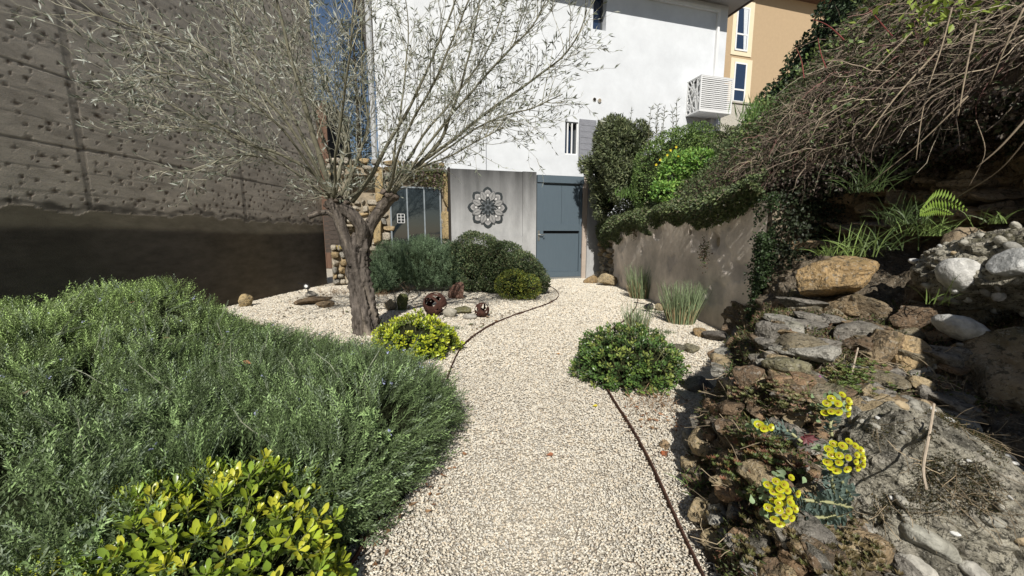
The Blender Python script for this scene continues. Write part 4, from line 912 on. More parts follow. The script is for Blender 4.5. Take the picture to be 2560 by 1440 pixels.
# rear shrubs
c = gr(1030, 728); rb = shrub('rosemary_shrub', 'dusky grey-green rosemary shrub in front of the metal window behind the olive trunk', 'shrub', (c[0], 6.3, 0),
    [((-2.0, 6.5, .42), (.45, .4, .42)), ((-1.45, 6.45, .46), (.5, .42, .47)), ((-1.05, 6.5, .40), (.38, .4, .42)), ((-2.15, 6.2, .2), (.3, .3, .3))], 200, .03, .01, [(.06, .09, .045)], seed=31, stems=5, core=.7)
r_ = np.random.default_rng(5); O, N = shell([((-2.0, 6.5, .42), (.45, .4, .42)), ((-1.45, 6.45, .46), (.5, .42, .47)), ((-1.05, 6.5, .40), (.38, .4, .42)), ((-2.15, 6.2, .2), (.3, .3, .3))], 8000, r_, u0=.65, gapt=.35, gapf=6)
k = len(O); cc = np.array([.15, .22, .12])*r_.uniform(.6, 1.4, (k, 1)); b = MB(); TB = [sprig_template(r_, 9, .10, .035, .006) for _ in range(4)]; sprigs(b, O-N*.05, N*.5+r_.normal(0, .3, (k, 3))+[0, 0, .8], r_.uniform(.8, 1.3, k), cc, r_, TB); build('needle_sprigs', b, M_needle, rb, kind='stuff')
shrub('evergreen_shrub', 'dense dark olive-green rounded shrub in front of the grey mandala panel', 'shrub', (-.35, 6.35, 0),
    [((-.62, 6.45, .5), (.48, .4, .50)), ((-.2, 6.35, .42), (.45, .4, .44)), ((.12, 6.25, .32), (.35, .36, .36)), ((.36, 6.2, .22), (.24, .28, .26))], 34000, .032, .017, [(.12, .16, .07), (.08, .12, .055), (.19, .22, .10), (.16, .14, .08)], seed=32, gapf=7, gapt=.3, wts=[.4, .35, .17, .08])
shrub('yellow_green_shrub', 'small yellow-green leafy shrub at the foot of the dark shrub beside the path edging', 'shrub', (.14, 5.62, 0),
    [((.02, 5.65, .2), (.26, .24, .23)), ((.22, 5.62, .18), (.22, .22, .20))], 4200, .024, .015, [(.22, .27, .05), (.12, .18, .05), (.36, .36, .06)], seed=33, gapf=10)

# pittosporum mounds made of leaf rosettes
def rosettes(C, A, r, nl, L, W, cols, T=SPOON, spread=1.0):
    out = MB(); rec = []
    for c0, a0 in zip(C, A):
        m = r.integers(nl-2, nl+2); s = nrm(np.cross(a0, r.normal(size=3))); t_ = np.cross(a0, s); cc = cols[r.integers(len(cols))]*r.uniform(.85, 1.15)
        for q in range(m):
            a = q*2.4+r.uniform(-.3, .3); tilt = (.45+.75*q/m+r.uniform(-.15, .15))*spread; d = a0*math.cos(tilt)+(s*math.cos(a)+t_*math.sin(a))*math.sin(tilt); nn = a0*math.sin(tilt)-(s*math.cos(a)+t_*math.sin(a))*math.cos(tilt)
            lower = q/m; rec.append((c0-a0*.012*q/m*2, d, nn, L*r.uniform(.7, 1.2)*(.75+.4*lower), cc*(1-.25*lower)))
    return rec
def rec_batch(b, rec, W_L, T=SPOON):
    O = np.array([q[0] for q in rec]); D = np.array([q[1] for q in rec]); N = np.array([q[2] for q in rec]); L = np.array([q[3] for q in rec]); C = np.array([q[4] for q in rec]); b.batch(*T, O, D, N, L, L*W_L, C)
def pitto(name, label, base, dome, nros, L, cols, seed, nl=8, lumpy=.12, W_L=.46, keep=0, dark=(.05, .08, .02), yl=None):
    r = np.random.default_rng(seed); t = thing(name, label, 'shrub', base); (cx, cy, cz), (ra, rb2, rc) = dome
    C, A = [], []; tries = 0
    while len(C) < nros and tries < nros*60:
        tries += 1; d = nrm(r.normal(size=3)); 
        if d[2] < -.25: continue
        lump = 1+lumpy*float(vn(d*3.1+seed, 3)); p = np.array([cx, cy, cz])+d*np.array([ra, rb2, rc])*lump*r.uniform(.9, 1.03)
        if p[2] < .015: continue
        if C and np.min(np.linalg.norm(np.array(C)-p, axis=1)) < L*.62: continue
        C.append(p); A.append(nrm(d/np.array([ra, rb2, rc])*min(ra, rc)+np.array([0, -.1, .55])+r.normal(0, .18, 3)))
    rec = rosettes(C, A, r, nl, L, L*W_L, [np.array(q) for q in cols])
    # older leaves below
    C2 = [c-a*L*r.uniform(.5, 1.1)+r.normal(0, L*.3, 3) for c, a in zip(C, A) for _ in range(2)]; A2 = [nrm(a+r.normal(0, .4, 3)) for a in A for _ in range(2)]
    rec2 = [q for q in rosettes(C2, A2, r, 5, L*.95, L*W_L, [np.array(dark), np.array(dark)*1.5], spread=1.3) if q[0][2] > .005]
    if keep:
        cam0 = np.array([0, 0, CH]); dist = np.array([np.linalg.norm(q[0]-cam0)/q[3] + (0 if abs(q[0][0]) < 1.36*q[0][1] else 50) for q in rec]); order = np.argsort(dist)
        for k in order[:keep]:
            b = MB(); rec_batch(b, [rec[k]], W_L); build('leaf', b, M_gloss, t, smooth=True)
        rec = [rec[k] for k in order[keep:]]
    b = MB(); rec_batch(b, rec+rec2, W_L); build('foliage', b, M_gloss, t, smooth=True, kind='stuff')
    b = MB()
    for c0, a0 in zip(C, A):
        bz = np.array([cx, cy, 0])+(c0-[cx, cy, 0])*[.45, .45, 0]+[0, 0, max(c0[2]-.25, .0)]; b.tube(smooth_path(np.array([bz, (bz+c0)/2-[0, 0, .01], c0]), 5), [.004, .0035, .003, .0025, .002], 4, (.16, .17, .07))
    build('stems', b, M_twig, t, kind='stuff')
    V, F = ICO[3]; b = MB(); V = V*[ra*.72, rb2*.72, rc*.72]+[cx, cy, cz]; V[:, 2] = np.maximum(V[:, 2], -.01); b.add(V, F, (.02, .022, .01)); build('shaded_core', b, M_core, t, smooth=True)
    return t
YG = [(.46, .53, .045), (.38, .48, .045), (.58, .58, .06), (.26, .38, .05), (.32, .42, .05)]
pitto('pittosporum_shrub', 'glossy yellow-green leafy mound in the foreground, at the bottom edge below the rosemary', (-.78, .93, 0), ((-.84, .91, .06), (.39, .32, .235)), 440, .040, YG, 41, W_L=.38, keep=300, lumpy=.2, dark=(.12, .17, .03))
pitto('golden_shrub', 'bright yellow-green rounded shrub at the foot of the olive trunk beside the path', (-.80, 3.08, 0), ((-.80, 3.05, .04), (.36, .33, .27)), 300, .036, [(.60, .64, .05), (.52, .60, .05), (.46, .54, .05)], 42, nl=7, dark=(.14, .2, .03))
pitto('green_mound_shrub', 'low dark green leafy mound on the right edge of the gravel path', (.80, 2.5, 0), ((.78, 2.5, .05), (.37, .34, .29)), 430, .032, [(.14, .25, .06), (.20, .30, .07), (.30, .36, .09), (.10, .18, .055)], 43, nl=7, dark=(.045, .08, .025))

# ------------------------------------------------------------------ vegetation on the hill
def hill_pts(n, r, xr, yr, dz=(0, .12), cond=None):
    y = r.uniform(*yr, n); d = r.uniform(*xr, n); x = np.interp(y, lipY, lipX)+d; z = hillz(x, y)+r.uniform(*dz, n); e = .05
    N = nrm(np.stack([-(hillz(x+e, y)-hillz(x-e, y))/(2*e), -(hillz(x, y+e)-hillz(x, y-e))/(2*e), np.ones(n)], -1)); P = np.stack([x, y, z], -1)
    if cond is not None: m = cond(P); P, N = P[m], N[m]
    return P, N
rh = np.random.default_rng(51)
def leafmass(P, N, L, W, cols, r, down=0.0, wts=None, T=LEAF, m=None, name='foliage', parent=None, spread=.6, **k):
    n = len(P); cols = np.array(cols); c = cols[r.choice(len(cols), n, p=wts)]*r.uniform(.65, 1.35, (n, 1)); Lq = L*r.uniform(.6, 1.3, n)
    b = MB(); b.batch(*T, P, N*.5+r.normal(0, spread, (n, 3))+np.array([-.1, -.1, -down]), N+r.normal(0, .35, (n, 3)), Lq, Lq*W/L, c); return build(name, b, m or M_leaf, parent, kind='stuff', **k)
# dark ivy mass: mounds high on the slope
iv = thing('ivy_mass', 'dark ivy covered slope rising towards the beige house at the upper right', 'ivy', (4.2, 6.6, 2.4))
lob = [((4.15, 6.9, 2.3), (.5, .6, .62)), ((4.5, 6.4, 2.75), (.6, .7, .75)), ((4.75, 5.9, 3.2), (.7, .7, .9)), ((4.9, 5.4, 3.8), (.8, .7, 1.0)), ((5.3, 5.2, 4.5), (.9, .8, 1.1)), ((4.2, 6.2, 2.2), (.6, .6, .5)), ((4.35, 5.5, 2.6), (.7, .6, .6)), ((4.4, 4.8, 3.3), (.5, .5, .8)), ((5.6, 4.8, 5.4), (1, 1, 1.2))]
O, N = shell(lob, 30000, rh, u0=.85, gapf=4.5, gapt=.38, nseed=9)
leafmass(O, N, .05, .042, [(.035, .06, .028), (.05, .08, .035), (.07, .10, .045), (.08, .14, .045)], rh, down=.3, parent=iv, wts=[.4, .35, .2, .05])
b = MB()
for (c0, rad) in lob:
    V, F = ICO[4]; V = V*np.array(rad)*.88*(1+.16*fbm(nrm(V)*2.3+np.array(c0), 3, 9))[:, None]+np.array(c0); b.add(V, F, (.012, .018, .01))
build('ivy_shade_core', b, M_core, iv, smooth=True, kind='stuff')  # near-black solid bodies paint the shade behind the ivy leaves
# general ground cover over the whole slope
gc = thing('ground_ivy', 'trailing ivy and low green cover spilling over the top of the plastered wall', 'ivy', (2.1, 5.6, 1.3))
P, N = hill_pts(26000, rh, (-.02, 1.6), (3.2, 8.6), (0, .16), lambda P: vn(P*5, 3) > -.45)
leafmass(P, N, .036, .026, [(.12, .16, .065), (.09, .12, .055), (.17, .21, .09), (.16, .14, .08)], rh, down=.3, parent=gc, wts=[.35, .35, .18, .12])
# hanging fringe in front of the wall top: depth varies along the wall
y = rh.uniform(3.2, 8.4, 26000); t = rh.random(26000)
def fr(y): return np.interp(y, [3.2, 3.6, 4.2, 4.7, 5.1, 5.6, 6.2, 6.8, 7.4, 7.8, 8.4], [.22, .24, .26, .24, .10, .34, .22, .40, .46, .62, .5])+.10*vn(np.stack([y*3.1, y*0, y*0], -1), 71)
z = np.interp(y, lipY, lipZ)+.06-t*(fr(y)+.06); bulge = .16*np.sin(np.pi*np.clip(t*.8+.15, 0, 1)); x = np.where(y < 7.6, pwx(y), 2.0)-bulge*rh.uniform(.5, 1.15, len(y)); ok = vn(np.stack([x*4, y*6, z*6], -1), 5) > -.42
P = np.stack([x, y, z], -1)[ok]; N = np.tile(np.array([-1, -.25, .45]), (len(P), 1)); leafmass(P, N, .034, .022, [(.13, .17, .07), (.09, .12, .055), (.2, .24, .10), (.18, .16, .10)], rh, down=.25, parent=gc, name='trailing_stems', wts=[.35, .35, .18, .12])
# narrow leaved shrub by the gate
def shrub_lobes(spec): return [((at(px, py, Y_)), tuple(s)) for px, py, Y_, s in spec]
NL = [(.16, .195, .09), (.11, .135, .07), (.25, .27, .14), (.08, .09, .055)]
lobes = shrub_lobes([(1520, 430, 7.7, (.40, .3, .4)), (1545, 380, 7.3, (.42, .4, .5)), (1515, 500, 7.8, (.28, .3, .4)), (1580, 450, 7.2, (.45, .4, .5)), (1530, 345, 7.3, (.3, .3, .35)), (1590, 360, 7.1, (.25, .3, .35)), (1475, 410, 7.85, (.2, .2, .2))])
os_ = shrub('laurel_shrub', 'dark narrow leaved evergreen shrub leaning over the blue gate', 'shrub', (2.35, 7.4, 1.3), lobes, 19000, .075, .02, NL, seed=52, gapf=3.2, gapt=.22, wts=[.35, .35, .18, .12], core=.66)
# upright shoots against the white wall
b = MB(); r5 = np.random.default_rng(8); O, D = [], []
for (px, py, pb, Y_) in ((1536, 282, 380, 7.2), (1548, 300, 380, 7.1), (1580, 272, 370, 7.2), (1572, 300, 380, 7.2), (1615, 300, 390, 6.9), (1628, 268, 380, 6.8), (1645, 262, 370, 6.8), (1663, 262, 370, 6.8), (1680, 268, 370, 6.9), (1640, 300, 380, 6.8), (1692, 250, 360, 6.9), (1655, 310, 390, 6.7), (1520, 330, 400, 7.2), (1595, 320, 400, 7.1)):
    p1 = at(px, py, Y_); p0 = at(px+r5.uniform(-18, 12), pb+30, Y_); P = smooth_path(np.array([p0, (p0+p1)/2+[r5.normal(0, .03), 0, 0], p1]), 9); b.tube(P, np.linspace(.007, .003, 9), 4, (.16, .15, .09), caps=False)
    m = 46; tt = r5.uniform(.15, 1, m); i0 = np.minimum((tt*8).astype(int), 7); O.append(P[i0]+(P[i0+1]-P[i0])*(tt*8-i0)[:, None]); dd = r5.normal(0, .8, (m, 3)); dd[:, 2] = r5.uniform(.1, .9, m); D.append(dd)
O = np.concatenate(O); D = np.concatenate(D); b.batch(*LEAF, O, D, r5.normal(size=O.shape), .085*r5.uniform(.6, 1.2, len(O)), .015, np.array([.13, .14, .075])*r5.uniform(.6, 1.3, (len(O), 1))); build('shoots', b, M_leaf, os_, kind='stuff')
# box like green shrub
lobes = shrub_lobes([(1690, 390, 6.4, (.42, .4, .42)), (1640, 430, 6.5, (.35, .4, .5)), (1730, 360, 6.5, (.33, .4, .3)), (1620, 470, 6.4, (.25, .3, .4)), (1750, 400, 6.3, (.3, .3, .3))])
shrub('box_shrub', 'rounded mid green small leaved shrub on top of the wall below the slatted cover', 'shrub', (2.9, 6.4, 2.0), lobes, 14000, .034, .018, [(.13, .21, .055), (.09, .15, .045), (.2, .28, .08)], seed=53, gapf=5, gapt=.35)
lobes = shrub_lobes([(1790, 350, 6.6, (.28, .3, .24)), (1830, 360, 6.4, (.28, .3, .25)), (1780, 390, 6.2, (.25, .3, .25)), (1850, 400, 6.0, (.3, .3, .25))])
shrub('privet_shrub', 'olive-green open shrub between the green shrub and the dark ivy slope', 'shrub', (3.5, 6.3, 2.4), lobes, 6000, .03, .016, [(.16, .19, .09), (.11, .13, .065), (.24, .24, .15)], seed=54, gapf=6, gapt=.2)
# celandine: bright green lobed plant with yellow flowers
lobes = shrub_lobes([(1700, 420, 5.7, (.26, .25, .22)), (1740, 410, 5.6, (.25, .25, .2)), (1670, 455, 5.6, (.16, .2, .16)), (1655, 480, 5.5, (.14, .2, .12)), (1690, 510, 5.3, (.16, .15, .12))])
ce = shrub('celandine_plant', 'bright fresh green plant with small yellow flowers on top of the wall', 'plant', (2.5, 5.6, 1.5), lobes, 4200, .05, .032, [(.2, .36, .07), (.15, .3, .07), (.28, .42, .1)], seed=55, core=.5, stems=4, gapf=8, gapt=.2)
b = MB()
for (px, py) in ((1690, 368), (1668, 388), (1640, 412), (1695, 392), (1676, 376), (1650, 400)):
    p = at(px, py, 5.5); b.batch(*LEAF, np.repeat(p[None], 5, 0), np.array([[math.cos(a), -.4, math.sin(a)] for a in np.arange(5)*1.257]), np.tile([0, -1., .4], (5, 1)), .022, .018, np.array([.75, .6, .04]))
build('flowers', b, M_leaf, ce, kind='stuff')
# grassy green patch
for (label, px, py, Y_, n_, L_) in (('fresh green grassy tuft below the dark ivy slope', 1900, 300, 5.0, 260, .28), ('light green leafy tuft above the left end of the plaster wall', 1570, 490, 6.6, 160, .16)):
    p = at(px, py, Y_); t = thing('grass_tuft', label, 'grass tuft', p, 0); b = MB(); O = p+rh.normal(0, .12, (n_, 3))*[1, 1, .4]; D = rh.normal(0, .35, (n_, 3))+[0, -.1, 1]; b.batch(*LEAF, O, D, rh.normal(size=(n_, 3)), L_*rh.uniform(.4, 1, n_), .012, np.array([.14, .24, .06])*rh.uniform(.6, 1.3, (n_, 1))); build('blades', b, M_leaf, t, kind='stuff')

# ------------------------------------------------------------------ dry vine thicket hanging over the rock
dv = thing('dry_vine_thicket', 'tangled thicket of dry brown vine stems overhanging the rocks at the upper right', 'vines', (2.5, 2.6, 1.6))
r6 = np.random.default_rng(61)
def vine(y0, d0, L, r, drop=1.0, n=9, dirx=-.75, diry=None):
    x0 = np.interp(y0, lipY, lipX)+d0; p = np.array([x0, y0, hillz(x0, y0)+r.uniform(.03, .3)]); d = nrm(np.array([dirx+r.normal(0, .25), (diry if diry is not None else r.normal(-.05, .55)), r.normal(-.2, .32)])); pts = [p]
    for k in range(n-1):
        d = nrm(d+r.normal(0, .2, 3)+np.array([0, 0, -.16*drop])); q = pts[-1]+d*L/(n-1)
        lx = np.interp(q[1], lipY, lipX)
        if q[0] > lx: q[2] = max(q[2], hillz(q[0], q[1])+.02)
        pts.append(q)
    return np.array(pts)
pal = [np.array(q) for q in ((.16, .125, .095), (.24, .19, .14), (.34, .28, .20), (.10, .07, .055), (.19, .10, .085), (.45, .39, .29))]
b = MB(); nv_ = 3300
for q in range(nv_):
    y0 = r6.uniform(1.15, 4.4); Pq = vine(y0, abs(r6.normal(0, .7)), r6.uniform(.12, .52)*(.85 if y0 > 3 else 1.1), r6, drop=r6.uniform(.1, 2.2)); u_, v_, _d = proj(Pq[0])
    if y0 > 1.2 and u_ < 1850+(420-v_)*.85: continue
    if r6.random() < .25: Pq = Pq[0]+(Pq-Pq[0])@np.array(Matrix.Rotation(r6.uniform(-1.2, 1.2), 3, 'X')).T
    c = pal[r6.choice(6, p=[.28, .22, .12, .25, .08, .05])]*r6.uniform(.7, 1.25)
    b.tube(Pq, np.linspace(.0030, .0011, 9)*r6.choice([.5, .8, 1.2, 2.0], p=[.35, .35, .22, .08]), 3, c, caps=False)
    if r6.random() < .5:
        i0 = r6.integers(2, 7); d = side_dir(nrm(Pq[i0+1]-Pq[i0]), r6.uniform(.4, 1.1), r6); pp = [Pq[i0]]
        for _ in range(4): d = nrm(d+r6.normal(0, .25, 3)); pp.append(pp[-1]+d*r6.uniform(.02, .06))
        b.tube(pp, .0011, 3, c, caps=False)
build('stems', b, M_twig, dv, kind='stuff')
P, N = hill_pts(34000, r6, (-.05, 2.4), (1.1, 4.4), (0, .30), lambda P: vn(P*4, 13) > -.5)
leafmass(P, N, .03, .02, [(.11, .085, .055), (.07, .075, .04), (.11, .16, .055), (.2, .16, .11)], r6, down=.4, parent=dv, name='dead_leaves', wts=[.35, .3, .22, .13])
y = r6.uniform(1.6, 3.6, 9000); t = r6.random(9000); lx = np.interp(y, lipY, lipX); P = np.stack([lx+r6.uniform(-.1, .35, 9000), y, np.interp(y, lipY, lipZ)-t**1.6*.22], -1)
leafmass(P, np.tile([-.4, -.6, .1], (9000, 1)), .03, .018, [(.09, .07, .05), (.05, .06, .03), (.07, .05, .04)], r6, down=.6, parent=dv, name='hanging_litter')
P, N = hill_pts(6000, r6, (0, 1.6), (1.6, 4.6), (.06, .38), lambda P: vn(P*3.3+5, 33) > .12)
leafmass(P, N, .042, .026, [(.14, .20, .06), (.10, .15, .05), (.2, .25, .08)], r6, down=.2, parent=dv, name='green_leaves')
# big single canes traced from the photograph
for (l, w) in (([(2380, 20, 2.3), (2352, 130, 2.2), (2308, 250, 2.1), (2290, 400, 2.05)], .006), ([(2440, 60, 2.0), (2420, 150, 1.9), (2395, 290, 1.85)], .007), ([(2560, 20, 1.7), (2520, 100, 1.7), (2475, 210, 1.75)], .006), ([(2580, 280, 1.5), (2500, 370, 1.55), (2442, 418, 1.6)], .006),
          ([(2350, 120, 2.4), (2240, 240, 2.3), (2160, 350, 2.3)], .008), ([(2320, 40, 2.6), (2240, 120, 2.5), (2170, 190, 2.5)], .007), ([(2060, 280, 3.0), (2030, 340, 2.9), (2012, 365, 2.9)], .004), ([(2420, 240, 2.0), (2300, 360, 2.1), (2160, 470, 2.3)], .005), ([(2310, 120, 2.4), (2140, 270, 2.6), (2010, 330, 2.8)], .006), ([(2580, 330, 1.6), (2500, 430, 1.7), (2380, 500, 1.9)], .004), ([(2440, 300, 1.9), (2470, 380, 1.85), (2420, 470, 1.9)], .003)):
    P = smooth_path(wp(l), 12); bb = MB(); bb.tube(P, np.linspace(w*.7, w*.35, 12), 6, (.27, .215, .15)); build('cane', bb, M_twig, dv, smooth=True)
for l in ([(2110, 100, 3.4), (2070, 60, 3.4), (2030, 48, 3.4)], [(2065, 170, 3.4), (2050, 130, 3.4), (2045, 95, 3.4)], [(2010, 195, 3.6), (2005, 150, 3.6), (1990, 118, 3.6)], [(2230, 90, 3.0), (2200, 55, 3.0), (2172, 22, 3.0)]):
    bb = MB(); bb.tube(smooth_path(wp(l), 8), np.linspace(.005, .002, 8), 5, (.28, .08, .07)); build('red_shoot', bb, M_twig, dv)
# yellow-green young leaves at the top
bb = MB()
for (px, py, Y_, n_) in ((2400, 10, 2.4, 26), (2330, 40, 2.5, 22), (2290, 80, 2.6, 14), (2200, 35, 2.9, 12), (2470, 5, 2.2, 16), (2270, 0, 2.7, 14)):
    p = at(px, py, Y_)+r6.normal(0, .06, (n_, 3)); bb.batch(*LEAF, p, r6.normal(0, .7, (n_, 3))+[0, 0, .3], r6.normal(0, .4, (n_, 3))+[0, -.4, 1], .06, .032, np.array([.26, .33, .06])*r6.uniform(.6, 1.2, (n_, 1)))
build('young_leaves', bb, M_leaf, dv, kind='stuff')

# ------------------------------------------------------------------ rocks
BPX, BPY, BD = proj(BANK)
def onbank(px, py):
    d = np.hypot(BPX-px, BPY-py)+np.where(BD < .2, 1e6, 0); m = d < d.min()+8; k = np.where(m, BD, 1e9); i = np.unravel_index(np.argmin(k), k.shape); return BANK[i].copy(), BD[i]
def add_rock(name, label, px, py, wpx, hpx, col, where='bank', seed=1, rot=(0, 0, 0), dep=.7, sub=4, cuts=10, noise=.14, m=None, sink=.0, smooth=False, boxy=.75, cat='rock', group=None, detail=.03, Y_=None, cong=False, parent=None):
    if Y_ is not None: p = at(px, py, Y_); D_ = Y_
    elif where == 'bank': p, D_ = onbank(px, py)
    else: p = gr(px, py+hpx*.35); D_ = proj(p)[2]; p[2] = hpx/FPX*D_*.38
    w, h = wpx/FPX*D_, hpx/FPX*D_; V, F = rock_verts((w, w*dep, h), seed, sub, noise=noise, cuts=cuts, boxy=1.0 if (smooth or cong) else boxy, rot=[R(a) for a in rot])
    if cong:
        U = nrm(V); f = 3.2/max(w, h)*.11; bump = np.zeros(len(V)); cc = np.zeros((len(V), 3)); rg = np.random.default_rng(seed); S = V[rg.integers(0, len(V), int(260*cong))]; rad = rg.uniform(.008, .024, len(S)); shade = rg.random(len(S))
        base = np.array([.42, .39, .31])*(1+.35*fbm(V*22, 4, seed))[:, None]; base = base*(1-.6*sstep(.1, .5, fbm(V*7, 4, seed+4)))[:, None]; cc[:] = np.clip(base, .035, 1)
        V = V+U*(.04*fbm(V*7, 5, seed+2)+.02*fbm(V*34, 4, seed+8)-.02*np.clip(1-np.abs(fbm(V*5+9, 3, seed+3))/.05, 0, 1))[:, None]
        mossm = sstep(.0, .35, fbm(V*5+3, 4, seed+15))*sstep(.1, .6, U[:, 2]); cc = cc*(1-.8*mossm[:, None])+np.array([.055, .05, .018])*.8*mossm[:, None]
        for s_, r_1, sh in zip(S, rad, shade):
            d = np.linalg.norm((V-s_)*[1, 1, 1.6], axis=1)/r_1; w_ = np.clip(1-d*d, 0, 1)**.5; bump = np.maximum(bump, w_*r_1*.55); mm = w_ > .25; cc[mm] = np.array([.44, .405, .33])*(.3+.9*sh)
        V = V+U*bump[:, None]; C = np.clip(cc, .02, .75)
    else:
        base = np.array(col)*(1+.30*fbm(V*9+seed, 4, seed))[:, None]; lich = sstep(.15, .5, fbm(V*16+seed, 3, seed+2)); base = base*(1-.45*lich)[:, None]+np.array([.30, .28, .22])*.45*lich[:, None]*.6
        U = nrm(V); V = V+U*(detail*max(w, h)*2*fbm(V*14/max(w, .1)*.25+seed, 4, seed+5))[:, None]
        mo = sstep(.1, .5, fbm(V*8+1, 3, seed+9))*sstep(.3, .8, U[:, 2])*.5; C = np.clip(base*(1-mo[:, None])+np.array([.08, .075, .025])*mo[:, None], .02, .8)
    b = MB(); b.add(V+p, F, C); bz = (p[0], p[1], p[2]-h*.45)
    if parent is not None: return build(name, b, m or (M_smooth if smooth else M_rock), parent, smooth=smooth)
    return build(name, b, m or (M_cong if cong else M_smooth if smooth else M_rock), loc=bz, smooth=smooth, label=label, cat=cat, group=group)
OC, TN_, GY, LG, BR = (.38, .26, .13), (.42, .33, .20), (.24, .22, .19), (.40, .38, .33), (.20, .14, .09)
add_rock('boulder', 'large pale conglomerate boulder bottom right with moss and pebbles sticking out', 2440, 1300, 860, 640, LG, Y_=1.0, seed=81, sub=6, dep=.95, cuts=8, cong=2.2, rot=(0, 12, 0), cat='boulder')
add_rock('boulder', 'bulging conglomerate boulder at the right edge with two large white pebbles', 2560, 705, 400, 290, LG, Y_=1.6, seed=82, sub=6, dep=.9, cuts=5, cong=1.6, rot=(0, 8, 0), cat='boulder')
add_rock('boulder', 'shaded dark boulder under the bulging conglomerate at the right edge', 2530, 955, 420, 330, (.36, .29, .2), Y_=1.38, seed=83, sub=6, noise=.3, dep=.8, cuts=6, cat='boulder', detail=.05)
add_rock('rock', 'rounded brown rock between the grassy ledge and the bulging boulder', 2400, 630, 125, 120, (.27, .21, .14), Y_=1.8, seed=84, cuts=5, smooth=True)
add_rock('rock', 'thick ochre ledge stone with moss under the grass tufts', 2075, 700, 200, 118, OC, Y_=2.0, seed=85, sub=5, dep=.8, cuts=5, boxy=.55, rot=(0, -4, 10))
add_rock('rock', 'brown block with split face left of the sunlit ochre block', 2205, 878, 130, 105, (.38, .28, .17), seed=86, cuts=6, noise=.10, boxy=.5, rot=(0, 5, 20))
add_rock('rock', 'sunlit ochre block stone with a clean square face', 2292, 885, 108, 105, (.52, .38, .21), seed=87, cuts=5, noise=.08, boxy=.4, rot=(0, 4, -8))
add_rock('rock', 'pale flat slab sticking out left of the brown block', 2015, 872, 150, 55, LG, seed=88, dep=1.0, cuts=12, rot=(0, 6, 30))
add_rock('rock', 'thin pale slab edge above the flat slab near the wall end', 1985, 800, 110, 26, LG, seed=89, dep=1.1, cuts=12, rot=(0, 12, 0))
add_rock('rock', 'white lichen spotted lump on top of the ledge stone', 2095, 660, 50, 30, (.55, .53, .48), Y_=2.05, seed=90, cuts=6)
add_rock('rock', 'layered grey slab below the two block stones', 2260, 990, 170, 60, LG, Y_=1.4, seed=91, dep=1.0, cuts=12, rot=(0, 12, 0))
add_rock('rock', 'pale layered slab wedge below the grey slab', 2190, 1045, 170, 45, (.38, .32, .24), Y_=1.32, seed=92, dep=1.0, cuts=12, rot=(0, 15, 12))
add_rock('rock', 'dark flat slab under the thick ledge stone', 2020, 770, 150, 50, BR, Y_=2.15, seed=93, dep=1.0, cuts=12)
for q, (lab, px, py, w, h, c) in enumerate((('mossy brown block right of the thick ledge stone', 2170, 765, 150, 85, (.26, .2, .13)), ('dark angular block above the sunlit ochre block', 2285, 800, 120, 75, BR), ('dark brown block in the shade left of the bulging boulder', 2330, 735, 110, 80, (.24, .18, .12)), ('mottled grey-brown stone above the brown split block', 2130, 828, 120, 60, GY), ('grey stone at the upper left of the bank near the wall end', 1935, 835, 95, 50, GY), ('mossy slab at the crest of the bank', 1950, 905, 125, 50, (.24, .22, .14)),
    ('mossy stone under the bright green sedum', 2085, 975, 130, 60, (.22, .2, .12)), ('rough pale stone at the foot of the shaded boulder', 2325, 1030, 150, 75, LG), ('rough pale stone right of the layered slabs', 2400, 1080, 170, 75, LG), ('tan block under the layered slabs', 2160, 1010, 120, 45, TN_), ('dark stone at the left edge of the bank crest', 1865, 940, 85, 50, BR))):
    add_rock('rock', lab, px, py, w, h, c, seed=1400+q, cuts=6, noise=.12, boxy=.55, rot=(0, -8+q*4 % 17, q*23 % 50-25), sub=5)
rq = np.random.default_rng(77)
for q in range(60):
    px, py = rq.uniform(1950, 2420), rq.uniform(740, 1090); w_ = rq.uniform(50, 120)
    add_rock('stone', None, px, py, w_, w_*rq.uniform(.28, .5), [GY, BR, (.3, .22, .13), (.26, .22, .15)][rq.integers(4)], seed=1600+q, sub=4, cuts=6, noise=.12, boxy=.5, dep=1.0, rot=(rq.uniform(-6, 6), rq.uniform(-4, 10), rq.uniform(-30, 30)), parent=bank_ob)
rbk = np.random.default_rng(14); M_slab = []
for q in range(70):
    px, py = rbk.uniform(1940, 2560), rbk.uniform(430, 620); add_rock('ledge_layer', None, px, py, rbk.uniform(70, 220), rbk.uniform(18, 55), (.36, .28, .2) if rbk.random() < .6 else (.46, .33, .2), seed=600+q, sub=3, dep=.5, cuts=12, rot=(0, rbk.uniform(-8, 10), rbk.uniform(-20, 20)), parent=bank_ob)
for q in range(260):
    px, py = rbk.uniform(1730, 2330), rbk.uniform(820, 1440)
    if (px < 1760 and py < 1050) or (px > 2120 and py > 1080): continue
    s_ = rbk.uniform(18, 75)*(.7+.5*(py-820)/600); add_rock('stone', None, px, py, s_*1.5, s_*.75, [GY, BR, TN_, LG, (.3, .2, .12)][rbk.integers(5)], seed=700+q, sub=3, cuts=12, rot=(rbk.uniform(-20, 20), rbk.uniform(-20, 25), rbk.uniform(0, 90)), parent=bank_ob)
for q in range(55):
    px, py = rbk.uniform(1930, 2280), rbk.uniform(1290, 1500); s_ = rbk.uniform(30, 95)
    add_rock('stone', None, px, py, s_*1.4, s_*.8, [GY, BR, TN_, LG, (.34, .25, .15)][rbk.integers(5)], seed=1200+q, sub=4, cuts=8, rot=(rbk.uniform(-20, 20), rbk.uniform(-20, 25), rbk.uniform(0, 90)), parent=bank_ob)
